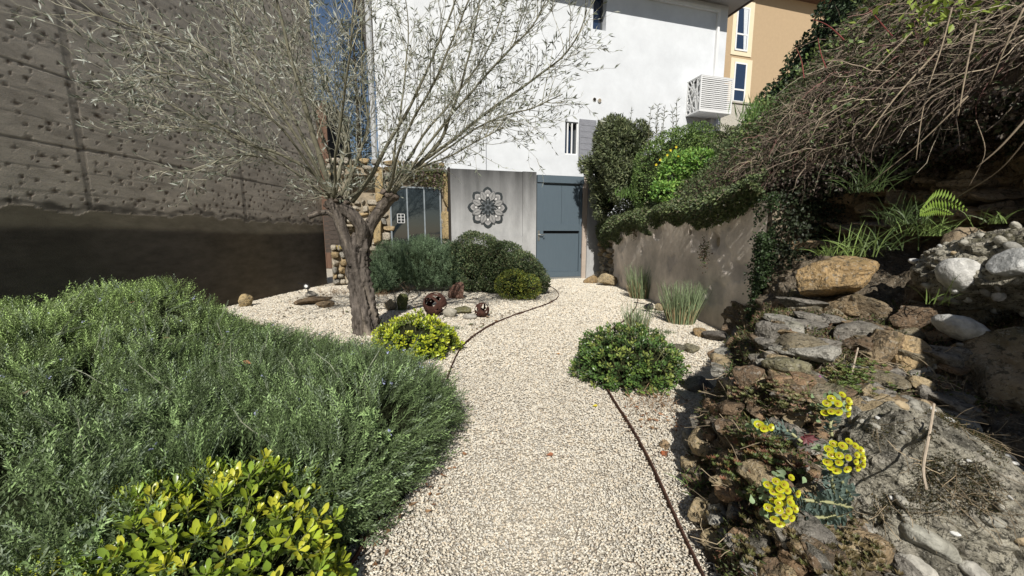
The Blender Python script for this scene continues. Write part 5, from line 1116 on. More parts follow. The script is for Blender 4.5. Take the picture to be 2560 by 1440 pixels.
# pebbles bedded in the boulders
BO = []
for bo in [o for o in sc.objects if o.name.startswith('boulder')]:
    co = np.empty(len(bo.data.vertices)*3, np.float32); bo.data.vertices.foreach_get('co', co); co = co.reshape(-1, 3)+np.array(bo.location); nn_ = np.empty(len(co)*3, np.float32); bo.data.vertices.foreach_get('normal', nn_); nn_ = nn_.reshape(-1, 3)
    qx, qy, qd = proj(co); BO.append((co, qx, qy, qd, np.sum(nn_*(np.array([0, 0, CH])-co), -1) > 0))
for (lab, px, py, w, h, c, Y_, ro_) in (('large smooth white pebble jutting from the bulging boulder', 2405, 690, 112, 88, (.50, .49, .46), 1.42, (0, 35, 0)), ('long white pebble sticking out left under the bulging boulder', 2405, 822, 130, 62, (.50, .49, .46), 1.45, (0, 25, 0)), ('big white stone at the top right edge of the bulging boulder', 2540, 655, 130, 70, (.52, .52, .50), 1.32, (0, -10, 0)), ('small round white pebble below the large smooth one', 2497, 740, 32, 30, (.62, .61, .6), 1.33, (0, 0, 0)),
    ('long grey cobble lying diagonally at the bottom of the pale boulder', 2320, 1350, 165, 72, (.36, .35, .30), .735, (0, 32, 0)), ('speckled cobble just below the long grey cobble', 2290, 1412, 120, 60, (.42, .40, .35), .71, (0, 28, 0)), ('small ochre stone at the lower right on the pale boulder', 2492, 1332, 46, 34, (.50, .34, .16), .69, (0, -10, 0)), ('pale cobble at the bottom edge right of the speckled cobble', 2440, 1425, 110, 50, (.45, .43, .38), .68, (0, 20, 0)), ('white pebble on the lower left of the pale boulder', 2143, 1400, 24, 34, (.62, .62, .6), .76, (0, 0, 0)), ('white oval pebble in the middle of the pale boulder', 2385, 1330, 36, 18, (.6, .6, .58), .70, (0, 15, 0))):
    hit = None
    for bo_ in BO:
        m_ = (np.hypot(bo_[1]-px, bo_[2]-py) < 14) & bo_[4]
        if m_.any():
            y_ = bo_[0][m_][:, 1].min()
            if hit is None or y_ < hit: hit = y_
    Y_ = (hit+.32*min(w, h)/FPX*hit) if hit is not None else Y_
    add_rock('pebble', lab, px, py, w, h, c, Y_=Y_, seed=int(px), cuts=1, noise=.12, smooth=True, rot=ro_, detail=.006, cat='pebble')
for bo_i, bo in enumerate([o for o in sc.objects if o.name.startswith('boulder')][:3]):
    FR[bo.name] = Matrix.Translation(-bo.location); co_, qx_, qy_, _d, fr_ = BO[bo_i]; rp_ = np.random.default_rng(40+bo_i); vis = np.where(fr_ & (qx_ > 1900) & (qx_ < 2600) & (qy_ > 540) & (qy_ < 1480))[0]
    for q in range((46, 30, 10)[bo_i]):
        p = co_[vis[rp_.integers(len(vis))]]; s_ = rp_.uniform(.010, .034)*(1 if bo_i != 1 else 1.3); V, F = rock_verts((s_*1.5, s_*.9, s_*.85), 2000+q+bo_i*100, 2, noise=.15, cuts=1, rot=(0, R(rp_.uniform(0, 50)), R(rp_.uniform(-40, 40)))); b = MB()
        b.add(V+p+nrm(p-co_.mean(0))*s_*.12, F, np.array([(.60, .59, .56), (.42, .40, .34), (.30, .29, .26), (.48, .38, .24)][rp_.choice(4, p=[.4, .3, .2, .1])])*rp_.uniform(.8, 1.1)); build('pebble', b, M_smooth, bo, smooth=True)
# stones on the ground
for (lab, px, py, w, h, c, s_, sm) in (('smooth rounded tan stone at the foot of the plastered wall', 1855, 866, 88, 44, (.40, .34, .25), 1, 1), ('dark mottled stone right of the rounded tan stone', 1905, 884, 60, 34, GY, 2, 0), ('dark stone in the shade right of the green mound', 1748, 958, 90, 36, GY, 3, 0), ('lower dark mossy stone in the shaded gravel', 1795, 1010, 70, 44, (.2, .19, .14), 4, 0), ('ochre flat stone near the largest grass clump', 1750, 832, 50, 18, OC, 5, 0),
    ('dark flat stone beside the wall foot behind the ochre one', 1790, 838, 90, 26, (.17, .15, .13), 6, 0), ('grey stone upright in the shade at the foot of the bank', 1722, 1100, 46, 64, (.3, .3, .28), 7, 0), ('brownish stone above the orange brick piece', 1662, 1112, 34, 20, (.42, .30, .18), 8, 0), ('tan slab leaning on the rocks by the gate post', 1498, 686, 70, 22, (.42, .38, .32), 9, 0), ('ochre block at the left end of the plastered wall', 1515, 702, 52, 34, TN_, 10, 0), ('small ochre rock at the foot of the gate post', 1478, 700, 42, 22, OC, 11, 0),
    ('reddish brown pointed rock behind the large rusty ball', 1143, 728, 50, 50, (.27, .15, .11), 12, 0), ('pale round stone in front of the large rusty ball', 1125, 783, 38, 26, (.42, .39, .32), 13, 1), ('mossy flat stone between the two rusty balls', 1158, 775, 60, 24, (.17, .16, .08), 14, 0), ('small grey stone near the small rusty ball', 1175, 792, 34, 14, (.36, .34, .30), 15, 1), ('mossy green upright stone right of the olive trunk', 1005, 758, 34, 48, (.10, .115, .04), 16, 0), ('pale broken stone beside the mossy upright stone', 978, 764, 34, 34, (.36, .31, .22), 17, 0),
    ('long flat brown stone near the cobble pier', 790, 750, 100, 22, (.20, .14, .085), 18, 0), ('shorter brown stone lying against the long flat one', 812, 762, 46, 18, (.24, .17, .1), 19, 0), ('yellow stone in front of the dark wall at the rosemary edge', 616, 752, 32, 40, (.48, .36, .19), 20, 0), ('pale round stone behind the long flat brown stone', 778, 736, 34, 16, (.36, .33, .28), 21, 1), ('mossy flat stone on the gravel behind the green mound', 1725, 872, 60, 22, (.22, .2, .13), 22, 0), ('dark flat stone behind the green mound near its top', 1690, 868, 50, 18, (.16, .15, .11), 23, 0), ('yellowish stone behind the middle grass clump', 1648, 768, 30, 20, (.40, .32, .19), 24, 0)):
    add_rock('stone', lab, px, py, w, h, c, where='ground', seed=900+s_, sub=4 if w > 45 else 3, cuts=2 if sm else 12, smooth=bool(sm), noise=.12, rot=(0, 0, s_*13), cat='stone')
add_rock('brick_piece', 'orange terracotta brick fragment on the gravel beside the path edging', 1660, 1132, 26, 16, (.50, .17, .08), where='ground', seed=77, cuts=16, cat='brick')

# ------------------------------------------------------------------ plants on the bank
r8 = np.random.default_rng(81)
def bank_sample(n, r, box, up=.2):
    m = (BPX > box[0]) & (BPX < box[2]) & (BPY > box[1]) & (BPY < box[3]) & (BANKN[..., 2] > up); idx = np.argwhere(m)
    if not len(idx): return np.zeros((0, 3)), np.zeros((0, 3))
    k = idx[r.integers(0, len(idx), n)]; return BANK[k[:, 0], k[:, 1]]+r.normal(0, .008, (n, 3)), BANKN[k[:, 0], k[:, 1]]
P, N = bank_sample(60000, r8, (1680, 760, 2620, 1500), .15); ok = fbm(P*6, 3, 4) > -.12; P, N = P[ok], N[ok]; u_, v_, _d = proj(P); ok = ~((u_ > 2130) & (v_ > 1040)); P, N = P[ok], N[ok]
b = MB(); pal8 = np.array([(.075, .10, .03), (.10, .12, .035), (.16, .085, .055), (.14, .12, .05), (.26, .20, .13), (.055, .07, .025)]); c = pal8[r8.choice(6, len(P), p=[.24, .16, .18, .16, .12, .14])]*r8.uniform(.6, 1.3, (len(P), 1))
b.batch(*LEAF, P, N*.8+r8.normal(0, .6, P.shape), N+r8.normal(0, .5, P.shape), r8.uniform(.008, .024, len(P)), .006, c)
build('bank_ground_cover', b, M_leaf, kind='stuff')
# sedum cushions
def sedum(label, spots, cols, seed):
    r = np.random.default_rng(seed); p0, _ = onbank(*spots[0][:2]); t = thing('sedum_cushion', label, 'plant', p0); b = MB()
    for (px, py, rp, n) in spots:
        c0, D_ = onbank(px, py); rad = rp/FPX*D_; d = r.normal(0, .5, (n, 3))*rad; d[:, 2] = np.abs(d[:, 2])*.5; C = c0+d
        for cc in C:
            col = np.array(cols[r.integers(len(cols))])*r.uniform(.7, 1.3); m = 9; a = np.arange(m)*2.4; D = np.stack([np.cos(a), np.sin(a), np.full(m, .5)], -1)+[0, -.3, .3]; b.batch(*LEAF, np.repeat(cc[None], m, 0)+D*.001, D, np.tile([0, 0, 1.], (m, 1))+r.normal(0, .3, (m, 3)), .013, .0055, col)
    return build('rosettes', b, M_leaf, t, kind='stuff')
sedum('green and reddish sedum cushion left of the lower yellow spurge heads', [(1900, 1120, 70, 170), (1850, 1190, 60, 120), (1950, 1170, 60, 90), (1880, 1260, 50, 60)], [(.12, .15, .04), (.09, .12, .035), (.20, .09, .05), (.16, .11, .04)], 1)
sedum('bright green sedum cushion below the brown block stone', [(2120, 940, 60, 120), (2150, 915, 40, 60), (2100, 970, 40, 60)], [(.15, .20, .05), (.11, .16, .045), (.2, .18, .07)], 2)
sedum('brownish stonecrop and moss on the lower edge of the bank', [(1950, 1340, 60, 90), (2040, 1300, 40, 50), (1900, 1400, 60, 70), (1800, 1300, 40, 50), (2120, 1380, 70, 110), (2200, 1330, 50, 60), (2030, 1400, 60, 80)], [(.17, .13, .06), (.12, .12, .04), (.1, .08, .04)], 3)
sedum('pinkish saxifrage cushion at the top of the bank near the shade', [(1945, 985, 35, 60), (1985, 1020, 45, 60), (1870, 1000, 50, 70)], [(.22, .13, .08), (.15, .16, .06), (.2, .19, .08)], 4)
# thin dry grass, twigs and moss on the boulder and bank
b = MB(); n = 420
for q in range(n):
    px, py = r8.uniform(1750, 2560), r8.uniform(850, 1400)
    if px > 2100 and py > 1040: continue
    p, D_ = onbank(px, py)
    d = nrm(r8.normal(size=3)*[1, 1, .5]); L_ = r8.uniform(.04, .16); pts = [p+[0, 0, .01]]
    for _ in range(4): d = nrm(d+r8.normal(0, .3, 3)); q2 = pts[-1]+d*L_/4; q2[2] = max(q2[2], p[2]-.02); pts.append(q2)
    b.tube(pts, .0011, 3, np.array([.30, .24, .16])*r8.uniform(.4, 1.4), caps=False)
build('dry_twigs', b, M_twig, kind='stuff')
# grass tufts on the ledge (each a thing)
def tuft(label, p, n, L, col, r, wd=.006, lean=(0, 0), cat='grass tuft', name='grass_tuft', rad=.03, group=None):
    t = thing(name, label, cat, p, 0, group); b = MB()
    for _ in range(n):
        o = p+r.normal(0, rad, 3)*[1, 1, 0]; d = nrm(np.array([r.normal(lean[0], .35), r.normal(lean[1], .35), 1])); l = L*r.uniform(.4, 1.05); pts = [o]
        for k in range(4): d = nrm(d+np.array([d[0]*.25, d[1]*.25, -.16])+r.normal(0, .05, 3)); pts.append(pts[-1]+d*l/4)
        P = np.array(pts); s = nrm(np.cross(P[-1]-P[0]+[1e-3, 0, 0], [0, 0, 1.])+r.normal(0, .5, 3))*wd*.5; w = np.array([.8, 1, .85, .55, .05])[:, None]; V = np.concatenate([P-s*w, P+s*w]); b.add(V, [[k, k+1, k+6, k+5] for k in range(4)], np.array(col)*r.uniform(.6, 1.35))
    build('blades', b, M_leaf, t, kind='stuff'); return t
GG = (.17, .24, .07)
for (lab, px, py, Y_, n, L) in (('bright grass tuft at the left end of the ochre ledge', 2060, 640, 2.0, 26, .11), ('long grass tuft in the middle of the ledge', 2120, 640, 2.05, 60, .22), ('dark grass tuft right of the long one on the ledge', 2200, 625, 2.1, 60, .24), ('grass growing in the shade under the vines', 2270, 560, 2.15, 90, .22), ('thin grass on the rock shelf near the fern', 2330, 590, 2.0, 70, .16), ('sparse sprouts on top of the bulging boulder', 2480, 560, 1.7, 26, .11), ('pale wispy grass hanging at the dark rock face', 2160, 480, 2.4, 70, .3),
     ('grass blades at the crest of the bank beside the shade', 1835, 950, None, 16, .10), ('two-bladed sprout behind the sedum', 1985, 950, None, 9, .09), ('grass sprout at the left foot of the bank', 1735, 1210, None, 22, .10), ('grass blades among the yellow spurge heads', 2035, 1010, None, 18, .10), ('thin shoots at the corner of the sunlit block', 2330, 760, 1.6, 10, .16), ('small green weed in front of the layered slab', 2050, 1130, None, 24, .08)):
    p = at(px, py, Y_) if Y_ else onbank(px, py)[0]; tuft(lab, p, n, L, GG if 'dark' not in lab and 'shade' not in lab else (.08, .12, .04), r8, rad=.02 if n < 30 else .05)  # shaded tufts get a darker green, shade put into their colour
# fern-like bright frond and leafy weeds
t = thing('fern', 'bright green fern frond catching the light under the vines', 'fern', at(2330, 530, 1.95)); b = MB()
for (l, w) in (([(2300, 530, 1.9), (2330, 495, 1.9), (2370, 500, 1.88), (2415, 525, 1.85)], .05), ([(2300, 535, 1.9), (2335, 520, 1.9), (2380, 535, 1.88)], .035)):
    P = smooth_path(wp(l), 16); b.tube(P, .0015, 3, (.2, .25, .06), caps=False)
    for sg in (-1, 1): b.batch(*LEAF, P, np.tile([0.1, 0, sg*1.0], (16, 1))+[.2, 0, 0], np.tile([0, -1., .3], (16, 1)), w*np.sin(np.linspace(.4, 3.0, 16)), .012, np.array([.20, .30, .05]))
build('frond', b, M_leaf, t)
# moss mats and hanging roots on the pale boulder
t = thing('moss_mat', 'dark brown-green moss mat with dry roots on top of the pale conglomerate boulder', 'moss', at(2400, 1180, .85)); b = MB()
bo = [o for o in sc.objects if o.name == 'boulder'][0]; co = np.empty(len(bo.data.vertices)*3, np.float32); bo.data.vertices.foreach_get('co', co); co = co.reshape(-1, 3)+np.array(bo.location); nn_ = np.empty(len(co)*3, np.float32); bo.data.vertices.foreach_get('normal', nn_); nn_ = nn_.reshape(-1, 3)
qx, qy, qd = proj(co); front = np.sum(nn_*(np.array([0, 0, CH])-co), -1) > 0
m = front & (qx > 2180) & (qx < 2500) & (qy > 1040) & (qy < 1290) & (fbm(co*9, 3, 44) > -.05); idx = np.where(m)[0]
if len(idx):
    k = idx[r8.integers(0, len(idx), 9000)]; b.batch(*LEAF, co[k]+r8.normal(0, .007, (9000, 3)), nn_[k]+r8.normal(0, .6, (9000, 3)), r8.normal(size=(9000, 3)), .008, .0025, np.array([[.07, .06, .02], [.11, .08, .035], [.05, .055, .02]])[r8.integers(0, 3, 9000)]*r8.uniform(.6, 1.3, (9000, 1))); build('moss', b, M_leaf, t, kind='stuff')
    b = MB()
    for q in range(130):
        p = co[idx[r8.integers(len(idx))]]+[0, 0, .004]; d = nrm(np.array([r8.normal(0, .6), -.5, -.2+r8.normal(0, .3)])); pts = [p]
        for _ in range(5): d = nrm(d+r8.normal(0, .25, 3)); pts.append(pts[-1]+d*r8.uniform(.01, .03))
        b.tube(pts, .0008, 3, np.array([.33, .26, .17])*r8.uniform(.4, 1.3), caps=False)
    build('dry_roots', b, M_twig, t, kind='stuff')
for (lab, l) in (('long pale bent stem lying on the mossy boulder', [(2335, 1010, .98), (2325, 1080, .92), (2312, 1140, .86), (2305, 1180, .82), (2316, 1222, .78)]), ('long thin dry stem leaning down past the sunlit blocks', [(2145, 870, 1.5), (2130, 930, 1.4), (2118, 1000, 1.3), (2108, 1060, 1.2)]), ('curved dry stem across the spurge patch', [(1960, 1300, 1.0), (1890, 1240, 1.02), (1900, 1180, 1.08)])):
    P = smooth_path(wp(l), 12); b = MB(); b.tube(P, .0028, 6, (.45, .37, .28)); build('dead_twig', b, M_twig, loc=P[-1], label=lab, cat='twig')

# euphorbia (spurge)
def spurge(label, stems, heads, seed):
    stems = [[(a_, b_, c_*.93) for a_, b_, c_ in l] for l in stems]; heads = [(h[0], h[1], h[2]*.93, *h[3:]) for h in heads]
    r = np.random.default_rng(seed); root = wp([stems[0][0]])[0]; t = thing('spurge_plant', label, 'plant', root)
    for l in stems:
        P = smooth_path(wp(l), 22); b = MB(); b.tube(P, .0042, 6, (.42, .42, .22)); build('stem', b, M_leaf, t, smooth=True)
        m = 90; tt = r.uniform(.05, 1, m)*21; i0 = np.minimum(tt.astype(int), 20); O = P[i0]+(P[i0+1]-P[i0])*(tt-i0)[:, None]; T = nrm(P[i0+1]-P[i0]); a = nrm(np.cross(T, r.normal(size=(m, 3)))); b = MB()
        b.batch(*SPOON, O, a+T*.45, T, .027*r.uniform(.7, 1.2, m), .0095, np.array([.16, .22, .19])*r.uniform(.7, 1.3, (m, 1))); build('leaves', b, M_leaf, t, smooth=True, kind='stuff')
    for (px, py, Y_, wp_, hp_, n) in heads:
        hc = at(px, py, Y_); placed = []
        for q in range(n*40):
            if len(placed) >= n: break
            u, v = r.uniform(-.5, .5, 2)
            if u*u+v*v > .25: continue
            X = px+u*wp_; Yp = py+v*hp_
            if any(math.hypot(X-a_[0], Yp-a_[1]) < 14.5 for a_ in placed): continue
            placed.append((X, Yp))
        for (X, Yp) in placed:
            dd = math.hypot((X-px)/wp_, (Yp-py)/hp_); p = at(X, Yp, Y_-.035*(1-2*dd*dd)); ax = nrm(np.array([(X-px)/wp_*1.2, -1, -(Yp-py)/hp_*1.2+.45])); s = nrm(np.cross(ax, [0, 0, 1.])); u2 = np.cross(s, ax); th = np.arange(10)*2*np.pi/10; rr0 = 10.5/FPX*Y_*r.uniform(.85, 1.12)
            b = MB(); ringv = lambda rad, off: p+(s[None]*np.cos(th)[:, None]+u2[None]*np.sin(th)[:, None])*rad*(1+.10*np.cos(2*th))[:, None]+ax*off
            V = np.concatenate([ringv(rr0, .0045), ringv(rr0*.55, .0), ringv(rr0*.5, .002), [p+ax*.001]]); F4 = [[k, (k+1) % 10, 10+(k+1) % 10, 10+k] for k in range(10)]+[[10+k, 10+(k+1) % 10, 20+(k+1) % 10, 20+k] for k in range(10)]; C = np.concatenate([np.tile([.62, .62, .03], (10, 1)), np.tile([.5, .52, .03], (10, 1)), np.tile([.40, .33, .03], (11, 1))])
            b.add(V, F4, C); b.f.append(np.array([[20+k, 20+(k+1) % 10, 30] for k in range(10)])); V3, F3 = ICO[1]; b.add(V3*rr0*.26+p+ax*.004, F3, (.42, .27, .03)); build('flower', b, M_gloss, t, smooth=False)
        b = MB(); m = 26; O = hc+r.normal(0, .5, (m, 3))*[wp_/FPX*Y_*.6, .015, hp_/FPX*Y_*.6]+[0, .02, -.01]; b.batch(*SPOON, O, r.normal(0, 1, (m, 3)), np.tile([0, -1., .5], (m, 1)), .022, .016, np.array([.22, .30, .16])*r.uniform(.7, 1.3, (m, 1))); build('bracts', b, M_leaf, t, smooth=True, kind='stuff')
spurge('spurge with two horizontal blue-green stems and the lowest yellow flower heads', [[(2130, 1270, .95), (2080, 1256, .93), (2030, 1252, .92), (1985, 1246, .93)], [(2125, 1282, .95), (2080, 1292, .93), (2030, 1294, .91), (1985, 1285, .92)]], [(1955, 1220, .93, 80, 70, 12), (1955, 1280, .91, 78, 60, 10)], 1)
spurge('spurge with the large central yellow flower head on arching stems', [[(2130, 1250, .97), (2110, 1215, .96), (2095, 1180, .95), (2090, 1150, .95)], [(2120, 1270, .97), (2085, 1230, .96), (2078, 1190, .95), (2080, 1160, .95)]], [(2108, 1142, .94, 105, 78, 19)], 2)
spurge('spurge with the highest yellow flower head below the block stones', [[(2080, 1090, 1.12), (2075, 1060, 1.13), (2085, 1040, 1.14)]], [(2092, 1013, 1.14, 78, 58, 14)], 3)
spurge('small spurge with a blue-grey stem and few yellow flowers beside the red leaf', [[(2005, 1105, 1.05), (1975, 1080, 1.07), (1950, 1070, 1.09), (1928, 1068, 1.1)]], [(1912, 1066, 1.1, 40, 14, 4)], 4)
# red leaf plant and purple flower
p = at(2015, 1095, 1.06); t = thing('herb_robert', 'small plant with a dark red lobed leaf between the spurge heads', 'plant', p); b = MB()
for q in range(9): a = q*.7; b.batch(*LEAF, p[None], np.array([[math.cos(a), -.3, math.sin(a)*.8]]), np.array([[0, -1., .5]]), .035*r8.uniform(.6, 1), .013, np.array([.15, .045, .05]))
build('leaf', b, M_leaf, t)
p = at(2048, 942, 1.35); t = thing('cranesbill_flower', 'single small magenta flower above the bank', 'flower', p); b = MB(); b.batch(*LEAF, np.repeat(p[None], 5, 0), np.array([[math.cos(a), -.3, math.sin(a)] for a in np.arange(5)*1.257]), np.tile([0, -1., .3], (5, 1)), .007, .006, np.array([.5, .12, .42])); build('petals', b, M_leaf, t)
b = MB(); b.tube([p, p+[.01, .01, -.05], p+[.0, .03, -.12]], .0009, 4, (.15, .1, .06)); build('stem', b, M_leaf, t)
# creeping green at the wall corner
t = thing('wall_creeper', 'small leaved dark creeper climbing the right edge of the plastered wall', 'creeper', (2.18, 3.15, 0)); n = 7000; z = r8.uniform(0, 1.3, n); w_ = np.interp(z, [0, .5, .9, 1.0, 1.35], [.07, .07, .05, .03, .09]); y = 3.2+r8.normal(.02, 1, n)*w_*.9; x = pwx(y)+.06-r8.uniform(0, .10, n)-.03; ok = (y > 3.0) & (vn(np.stack([x*9, y*9, z*9], -1), 3) > -.35)
P = np.stack([x, y, z], -1)[ok]; leafmass(P, np.tile([-1, -.6, .3], (len(P), 1)), .022, .018, [(.05, .085, .03), (.035, .055, .02)], r8, down=.5, parent=t)
P = np.stack([r8.uniform(2.15, 2.6, 3000), r8.uniform(3.0, 3.2, 3000), r8.uniform(.2, 1.3, 3000)], -1); leafmass(P, np.tile([-.3, -1, .2], (3000, 1)), .03, .02, [(.04, .055, .025), (.03, .04, .02)], r8, down=.4, parent=t, name='shaded_leaves')
for (lab, px, py, Ym) in (('dead brown and green weed growing out of the hole in the plastered wall', 1768, 625, None),('little weed in the left crack of the plastered wall', 1592, 575, None)):
    u_ = (px-1280)/FPX; y0 = 2.04/u_; p = at(px, py, y0); t = thing('wall_weed', lab, 'weed', p); n = 260; O = p+r8.normal(0, 1, (n, 3))*[.02, .04, .07]-[.03, 0, .02]; b = MB(); b.batch(*LEAF, O, r8.normal(0, .6, (n, 3))+[-.3, 0, -.4], r8.normal(size=(n, 3)), .022, .012, np.array([[.09, .13, .04], [.14, .08, .05]])[r8.integers(0, 2, n)]); build('foliage', b, M_leaf, t, kind='stuff')

# ------------------------------------------------------------------ grass clumps by the wall
def clump(label, px, py, hpx, wpx, n, seed):
    r = np.random.default_rng(seed); p = gr(px, py); D_ = proj(p)[2]; H_ = hpx/FPX*D_; W_ = wpx/FPX*D_/2; t = thing('grass_clump', label, 'grass clump', p, 0, 'ornamental grass clumps at the foot of the plastered wall')
    for nm, nn, cl, hh, wd in (('dry_blades', int(n*.55), (.44, .34, .19), .55, .008), ('green_blades', n, (.22, .28, .15), 1.0, .0075)):
        b = MB()
        for _ in range(nn):
            a = r.uniform(0, 2*np.pi); rr0 = W_*math.sqrt(r.random())*.75; o = p+[math.cos(a)*rr0, math.sin(a)*rr0, 0]; d = nrm(np.array([math.cos(a)*rr0*1.6/W_*.22+r.normal(0, .08), math.sin(a)*.15+r.normal(0, .08), 1])); l = H_*hh*r.uniform(.55, 1.08); s = nrm(np.array([r.normal(), r.normal(), .1]))*wd*.5
            P = np.array([o, o+d*l*.5, o+d*l*.85+[r.normal(0, .01), 0, 0], o+d*l+[r.normal(0, .03), r.normal(0, .02), 0]]); w = np.array([1, .9, .55, .05])[:, None]; b.add(np.concatenate([P-s*w, P+s*w]), [[k, k+1, k+5, k+4] for k in range(3)], np.array(cl)*r.uniform(.6, 1.3))
        build(nm, b, M_leaf, t, kind='stuff')
clump('farthest grass clump at the foot of the plastered wall near the gate rocks', 1602, 745, 86, 66, 260, 1)
clump('largest grass clump, green tops over dry straw, middle of the plastered wall', 1702, 806, 104, 86, 420, 2)
clump('sparse grass clump right behind the green mound', 1590, 832, 80, 60, 120, 3)
for (lab, px, py) in (('small green moss tuft below the largest grass clump', 1632, 828), ('second small moss tuft left of the ochre stone', 1645, 838), ('third small moss tuft nearest the ochre stone', 1668, 832), ('dark green tuft between the two taller grass clumps', 1645, 782), ('green tuft beside the golden shrub', 1140, 822), ('dark green tuft at the foot of the mossy upright stone', 1004, 776)):
    tuft(lab, gr(px, py), 70, .045, (.06, .11, .03), r8, wd=.005, rad=.035, name='moss_tuft', cat='tuft')
# dead grass by trunk, pier and mounds
for (lab, px, py, n, L, rd) in (('dry straw clump beside the cobble pier', 838, 735, 120, .2, .14), ('dry straw clump right of the olive trunk', 955, 740, 90, .18, .1), ('dead brown leaves and stalks at the front of the green mound', 1640, 1010, 110, .12, .09)):
    tuft(lab, gr(px, py), n, L, (.30, .20, .12), r8, wd=.004, rad=rd, name='dry_grass', cat='dry grass')

# ------------------------------------------------------------------ rusty balls of metal strip
def ball(label, px, py, rad, seed):
    r = np.random.default_rng(seed); p = gr(px, py); c = p+[0, 0, rad*.97]; t = thing('metal_ball', label, 'garden ornament', p, 0, 'rusty metal strip balls')
    for k in range(15):
        ax = nrm(r.normal(size=3)); s = nrm(np.cross(ax, r.normal(size=3))); u = np.cross(ax, s); off = r.uniform(-.6, .6)*rad; rr0 = math.sqrt(rad*rad-off*off)*r.uniform(.97, 1.0); n = 22; a0 = r.uniform(0, 6.28); th = a0+np.linspace(0, r.uniform(3.2, 6.0), n); w = rad*.115
        ctr = c+ax*off; ring = ctr+(s[None]*np.cos(th)[:, None]+u[None]*np.sin(th)[:, None])*rr0; out = nrm(ring-c); side = nrm(np.cross(out, np.gradient(ring, axis=0)))
        V = np.concatenate([ring-side*w, ring+side*w, ring-side*w-out*rad*.03, ring+side*w-out*rad*.03]); F = []
        for q in range(n-1): F += [[q, q+1, n+q+1, n+q], [2*n+q, 3*n+q, 3*n+q+1, 2*n+q+1], [q, 2*n+q, 2*n+q+1, q+1], [n+q, n+q+1, 3*n+q+1, 3*n+q]]
        b = MB(); b.add(V, F); build('metal_strip', b, M_ball, t)
ball('larger rusty ball of woven metal strips on the gravel bed', 1088, 788, .142, 1)
ball('smaller rusty ball of woven metal strips near the path edging', 1205, 793, .088, 2)
# spot lights
def spot(label, px, py, h, tilt):
    p = gr(px, py); t = thing('garden_spotlight', label, 'spotlight', p, 0, 'small solar garden spotlights'); b = MB(); b.tube([(0, 0, -.02), (0, 0, h)], .009, 8, (.03, .03, .03)); build('stake', b, M_black, t, local=True)
    d = nrm(np.array([math.sin(tilt), -.8, .25])); c = np.array([0, 0, h+.025]); b = MB(); b.tube([c-d*-.06, c-d*-.06, c, c-d*.03, c-d*.05], [.040, .042, .040, .03, .015], 16, (.03, .03, .03)); build('head', b, M_black, t, local=True, smooth=False)
    b = MB(); b.tube([c+d*.0605, c+d*.063], [.024, .024], 16, (.4, .42, .44)); build('lens', b, M_metal, t, local=True)
    b = MB(); b.tube([c+[-.02, .02, .035], c+[-.16, .04, .05]], [.006, .006], 6); build('solar_panel', b, M_black, t, local=True)
spot('small black spotlight on a stake in front of the dark wall', 771, 742, .13, .1)
spot('small silver spotlight lying low between the grass clumps', 1618, 780, .04, .6)
# litter on the gravel
b = MB(); n = 330; P = np.stack([r8.uniform(-.4, .75, n), r8.uniform(.7, 5.5, n), np.full(n, .012)], -1); a = r8.uniform(0, 6.28, n)
for q in range(n):
    L_ = r8.uniform(.012, .06); d = np.array([math.cos(a[q]), math.sin(a[q]), r8.normal(0, .1)]); b.tube([P[q], P[q]+d*L_*.5+[r8.normal(0, .004), r8.normal(0, .004), .003], P[q]+d*L_], .0009, 3, np.array([.16, .10, .065])*r8.uniform(.5, 1.4), caps=False)
build('twig_litter', b, M_twig, kind='stuff')
b = MB(); n = 150; px_ = r8.uniform(860, 1240, n); py_ = r8.uniform(1120, 1420, n); P = np.array([gr(u, v) for u, v in zip(px_, py_)]); d_ = polyd(P[:, :2], ROSP); m = (d_ < .05) & (d_ > -.12); P = P[m]
Q = np.array([gr(u, v) for u, v in zip(r8.uniform(1560, 1720, 80), r8.uniform(990, 1090, 80))]); P = np.concatenate([P, Q]); P[:, 2] = .014; n = len(P); b.batch(*SPOON, P, r8.normal(0, 1, (n, 3))*[1, 1, .25], r8.normal(0, .4, (n, 3))+[0, 0, 1], r8.uniform(.015, .035, n), .013, np.array([[.33, .17, .09], [.42, .26, .14], [.22, .13, .08]])[r8.integers(0, 3, n)]*r8.uniform(.6, 1.2, (n, 1))); build('leaf_litter', b, M_leaf, kind='stuff')
for (nm, lab, px, py, c_) in (('fallen_leaf', 'yellow fallen leaf on the gravel path near the right edging', 1480, 1020, (.62, .52, .05)), ('fallen_leaf', 'reddish brown fallen leaf in the middle of the gravel path', 1365, 1144, (.36, .15, .08)), ('fallen_leaf', 'orange brown fallen leaf on the far part of the gravel path', 1390, 888, (.45, .24, .1)), ('fallen_leaf', 'curled brown leaf at the front of the green mound', 1600, 990, (.42, .22, .11))):
    p = gr(px, py)+[0, 0, .012]; b = MB(); b.batch(*SPOON, p[None], np.array([[1, .2, .05]]), np.array([[0, -.3, 1.]]), .032, .022, np.array(c_)); build(nm, b, M_leaf, loc=p, label=lab, cat='leaf')
b = MB(); n = 700; px_ = r8.uniform(690, 1330, n); py_ = r8.uniform(715, 830, n); P = np.array([gr(u, v) for u, v in zip(px_, py_)]); ok = (fbm(P*[1.6, 1.6, 0], 3, 17) > .0) & (polyd(P[:, :2], pathpoly) < -.03); P = P[ok]; P[:, 2] = .012; n = len(P)
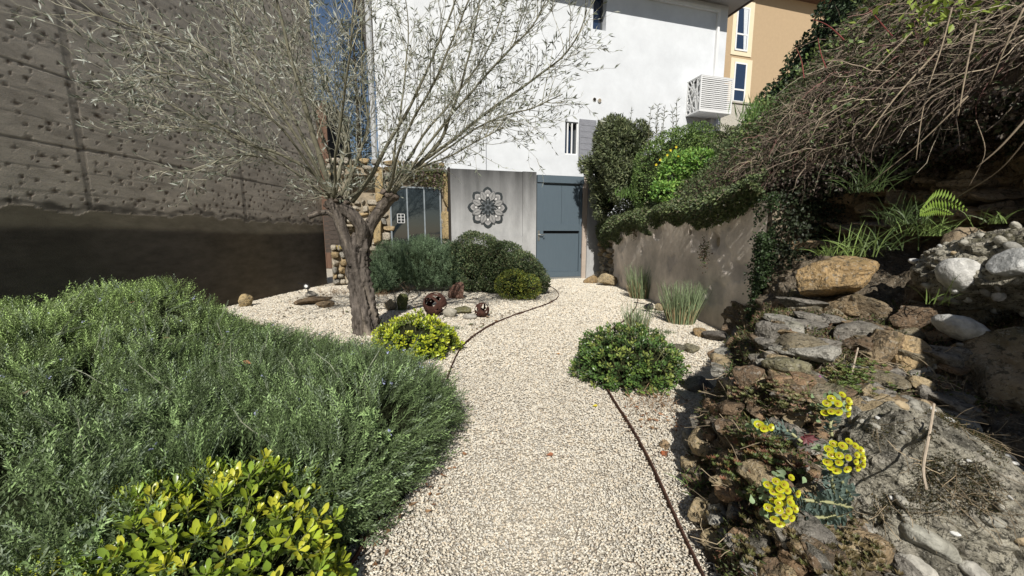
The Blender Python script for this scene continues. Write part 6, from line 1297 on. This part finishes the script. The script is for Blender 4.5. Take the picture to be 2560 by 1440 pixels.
b.batch(*LEAF, P, r8.normal(0, 1, (n, 3))*[1, 1, .3], r8.normal(0, .4, (n, 3))+[0, 0, 1], r8.uniform(.03, .09, n), .02, np.array([[.20, .13, .08], [.28, .2, .12], [.12, .09, .06], [.10, .12, .05]])[r8.integers(0, 4, n)]*r8.uniform(.6, 1.2, (n, 1))); build('bed_litter', b, M_leaf, kind='stuff')
t = thing('wall_top_plant', 'low sprawling green and purplish plant on top of the stone wall above the metal window', 'plant', WP+wa*lp(1080, 440, RO)[0]+wn*RO+[0, 0, 2.1]); b = MB(); n = 2600; uu = r8.uniform(990, 1122, n); vv = 418+r8.random(n)**1.3*np.interp(uu, [990, 1060, 1122], [14, 40, 62]); P = np.array([WP+wa*lp(a_, b_, RO-.1)[0]+wn*(RO-.12)+[0, 0, lp(a_, b_, RO-.1)[1]] for a_, b_ in zip(uu, vv)])+r8.normal(0, .04, (n, 3)); b.batch(*LEAF, P, r8.normal(0, .7, (n, 3))+[0, -.4, -.1], r8.normal(0, .5, (n, 3))+[0, -.5, .6], .035*r8.uniform(.6, 1.3, n), .02, np.array([[.12, .16, .06], [.2, .2, .08], [.22, .14, .15]])[r8.choice(3, n, p=[.45, .3, .25])]*r8.uniform(.6, 1.2, (n, 1))); build('foliage', b, M_leaf, t, kind='stuff')
# dark tall conifer in the gap
ct = thing('cypress_tree', 'tall dark evergreen tree in the gap left of the white house', 'tree', (at(900, 400, 10.5)[0], 10.5, 0))
X0 = at(897, 400, 10.5)[0]; lob = [((X0, 10.5, z_), (.38-.02*i_, .36, .6)) for i_, z_ in enumerate((1.6, 2.4, 3.2, 4.0, 4.9, 5.7))]
O, N = shell(lob, 9000, r8, u0=.6, gapf=5, gapt=.5); leafmass(O, N, .09, .02, [(.05, .055, .03), (.035, .04, .022), (.08, .08, .045)], r8, down=-.5, parent=ct, name='crown'); b = MB(); b.tube([(0, 0, 0), (0, 0, 5.8)], [.09, .02], 8, (.09, .07, .05)); build('trunk', b, M_bark, ct, local=True)
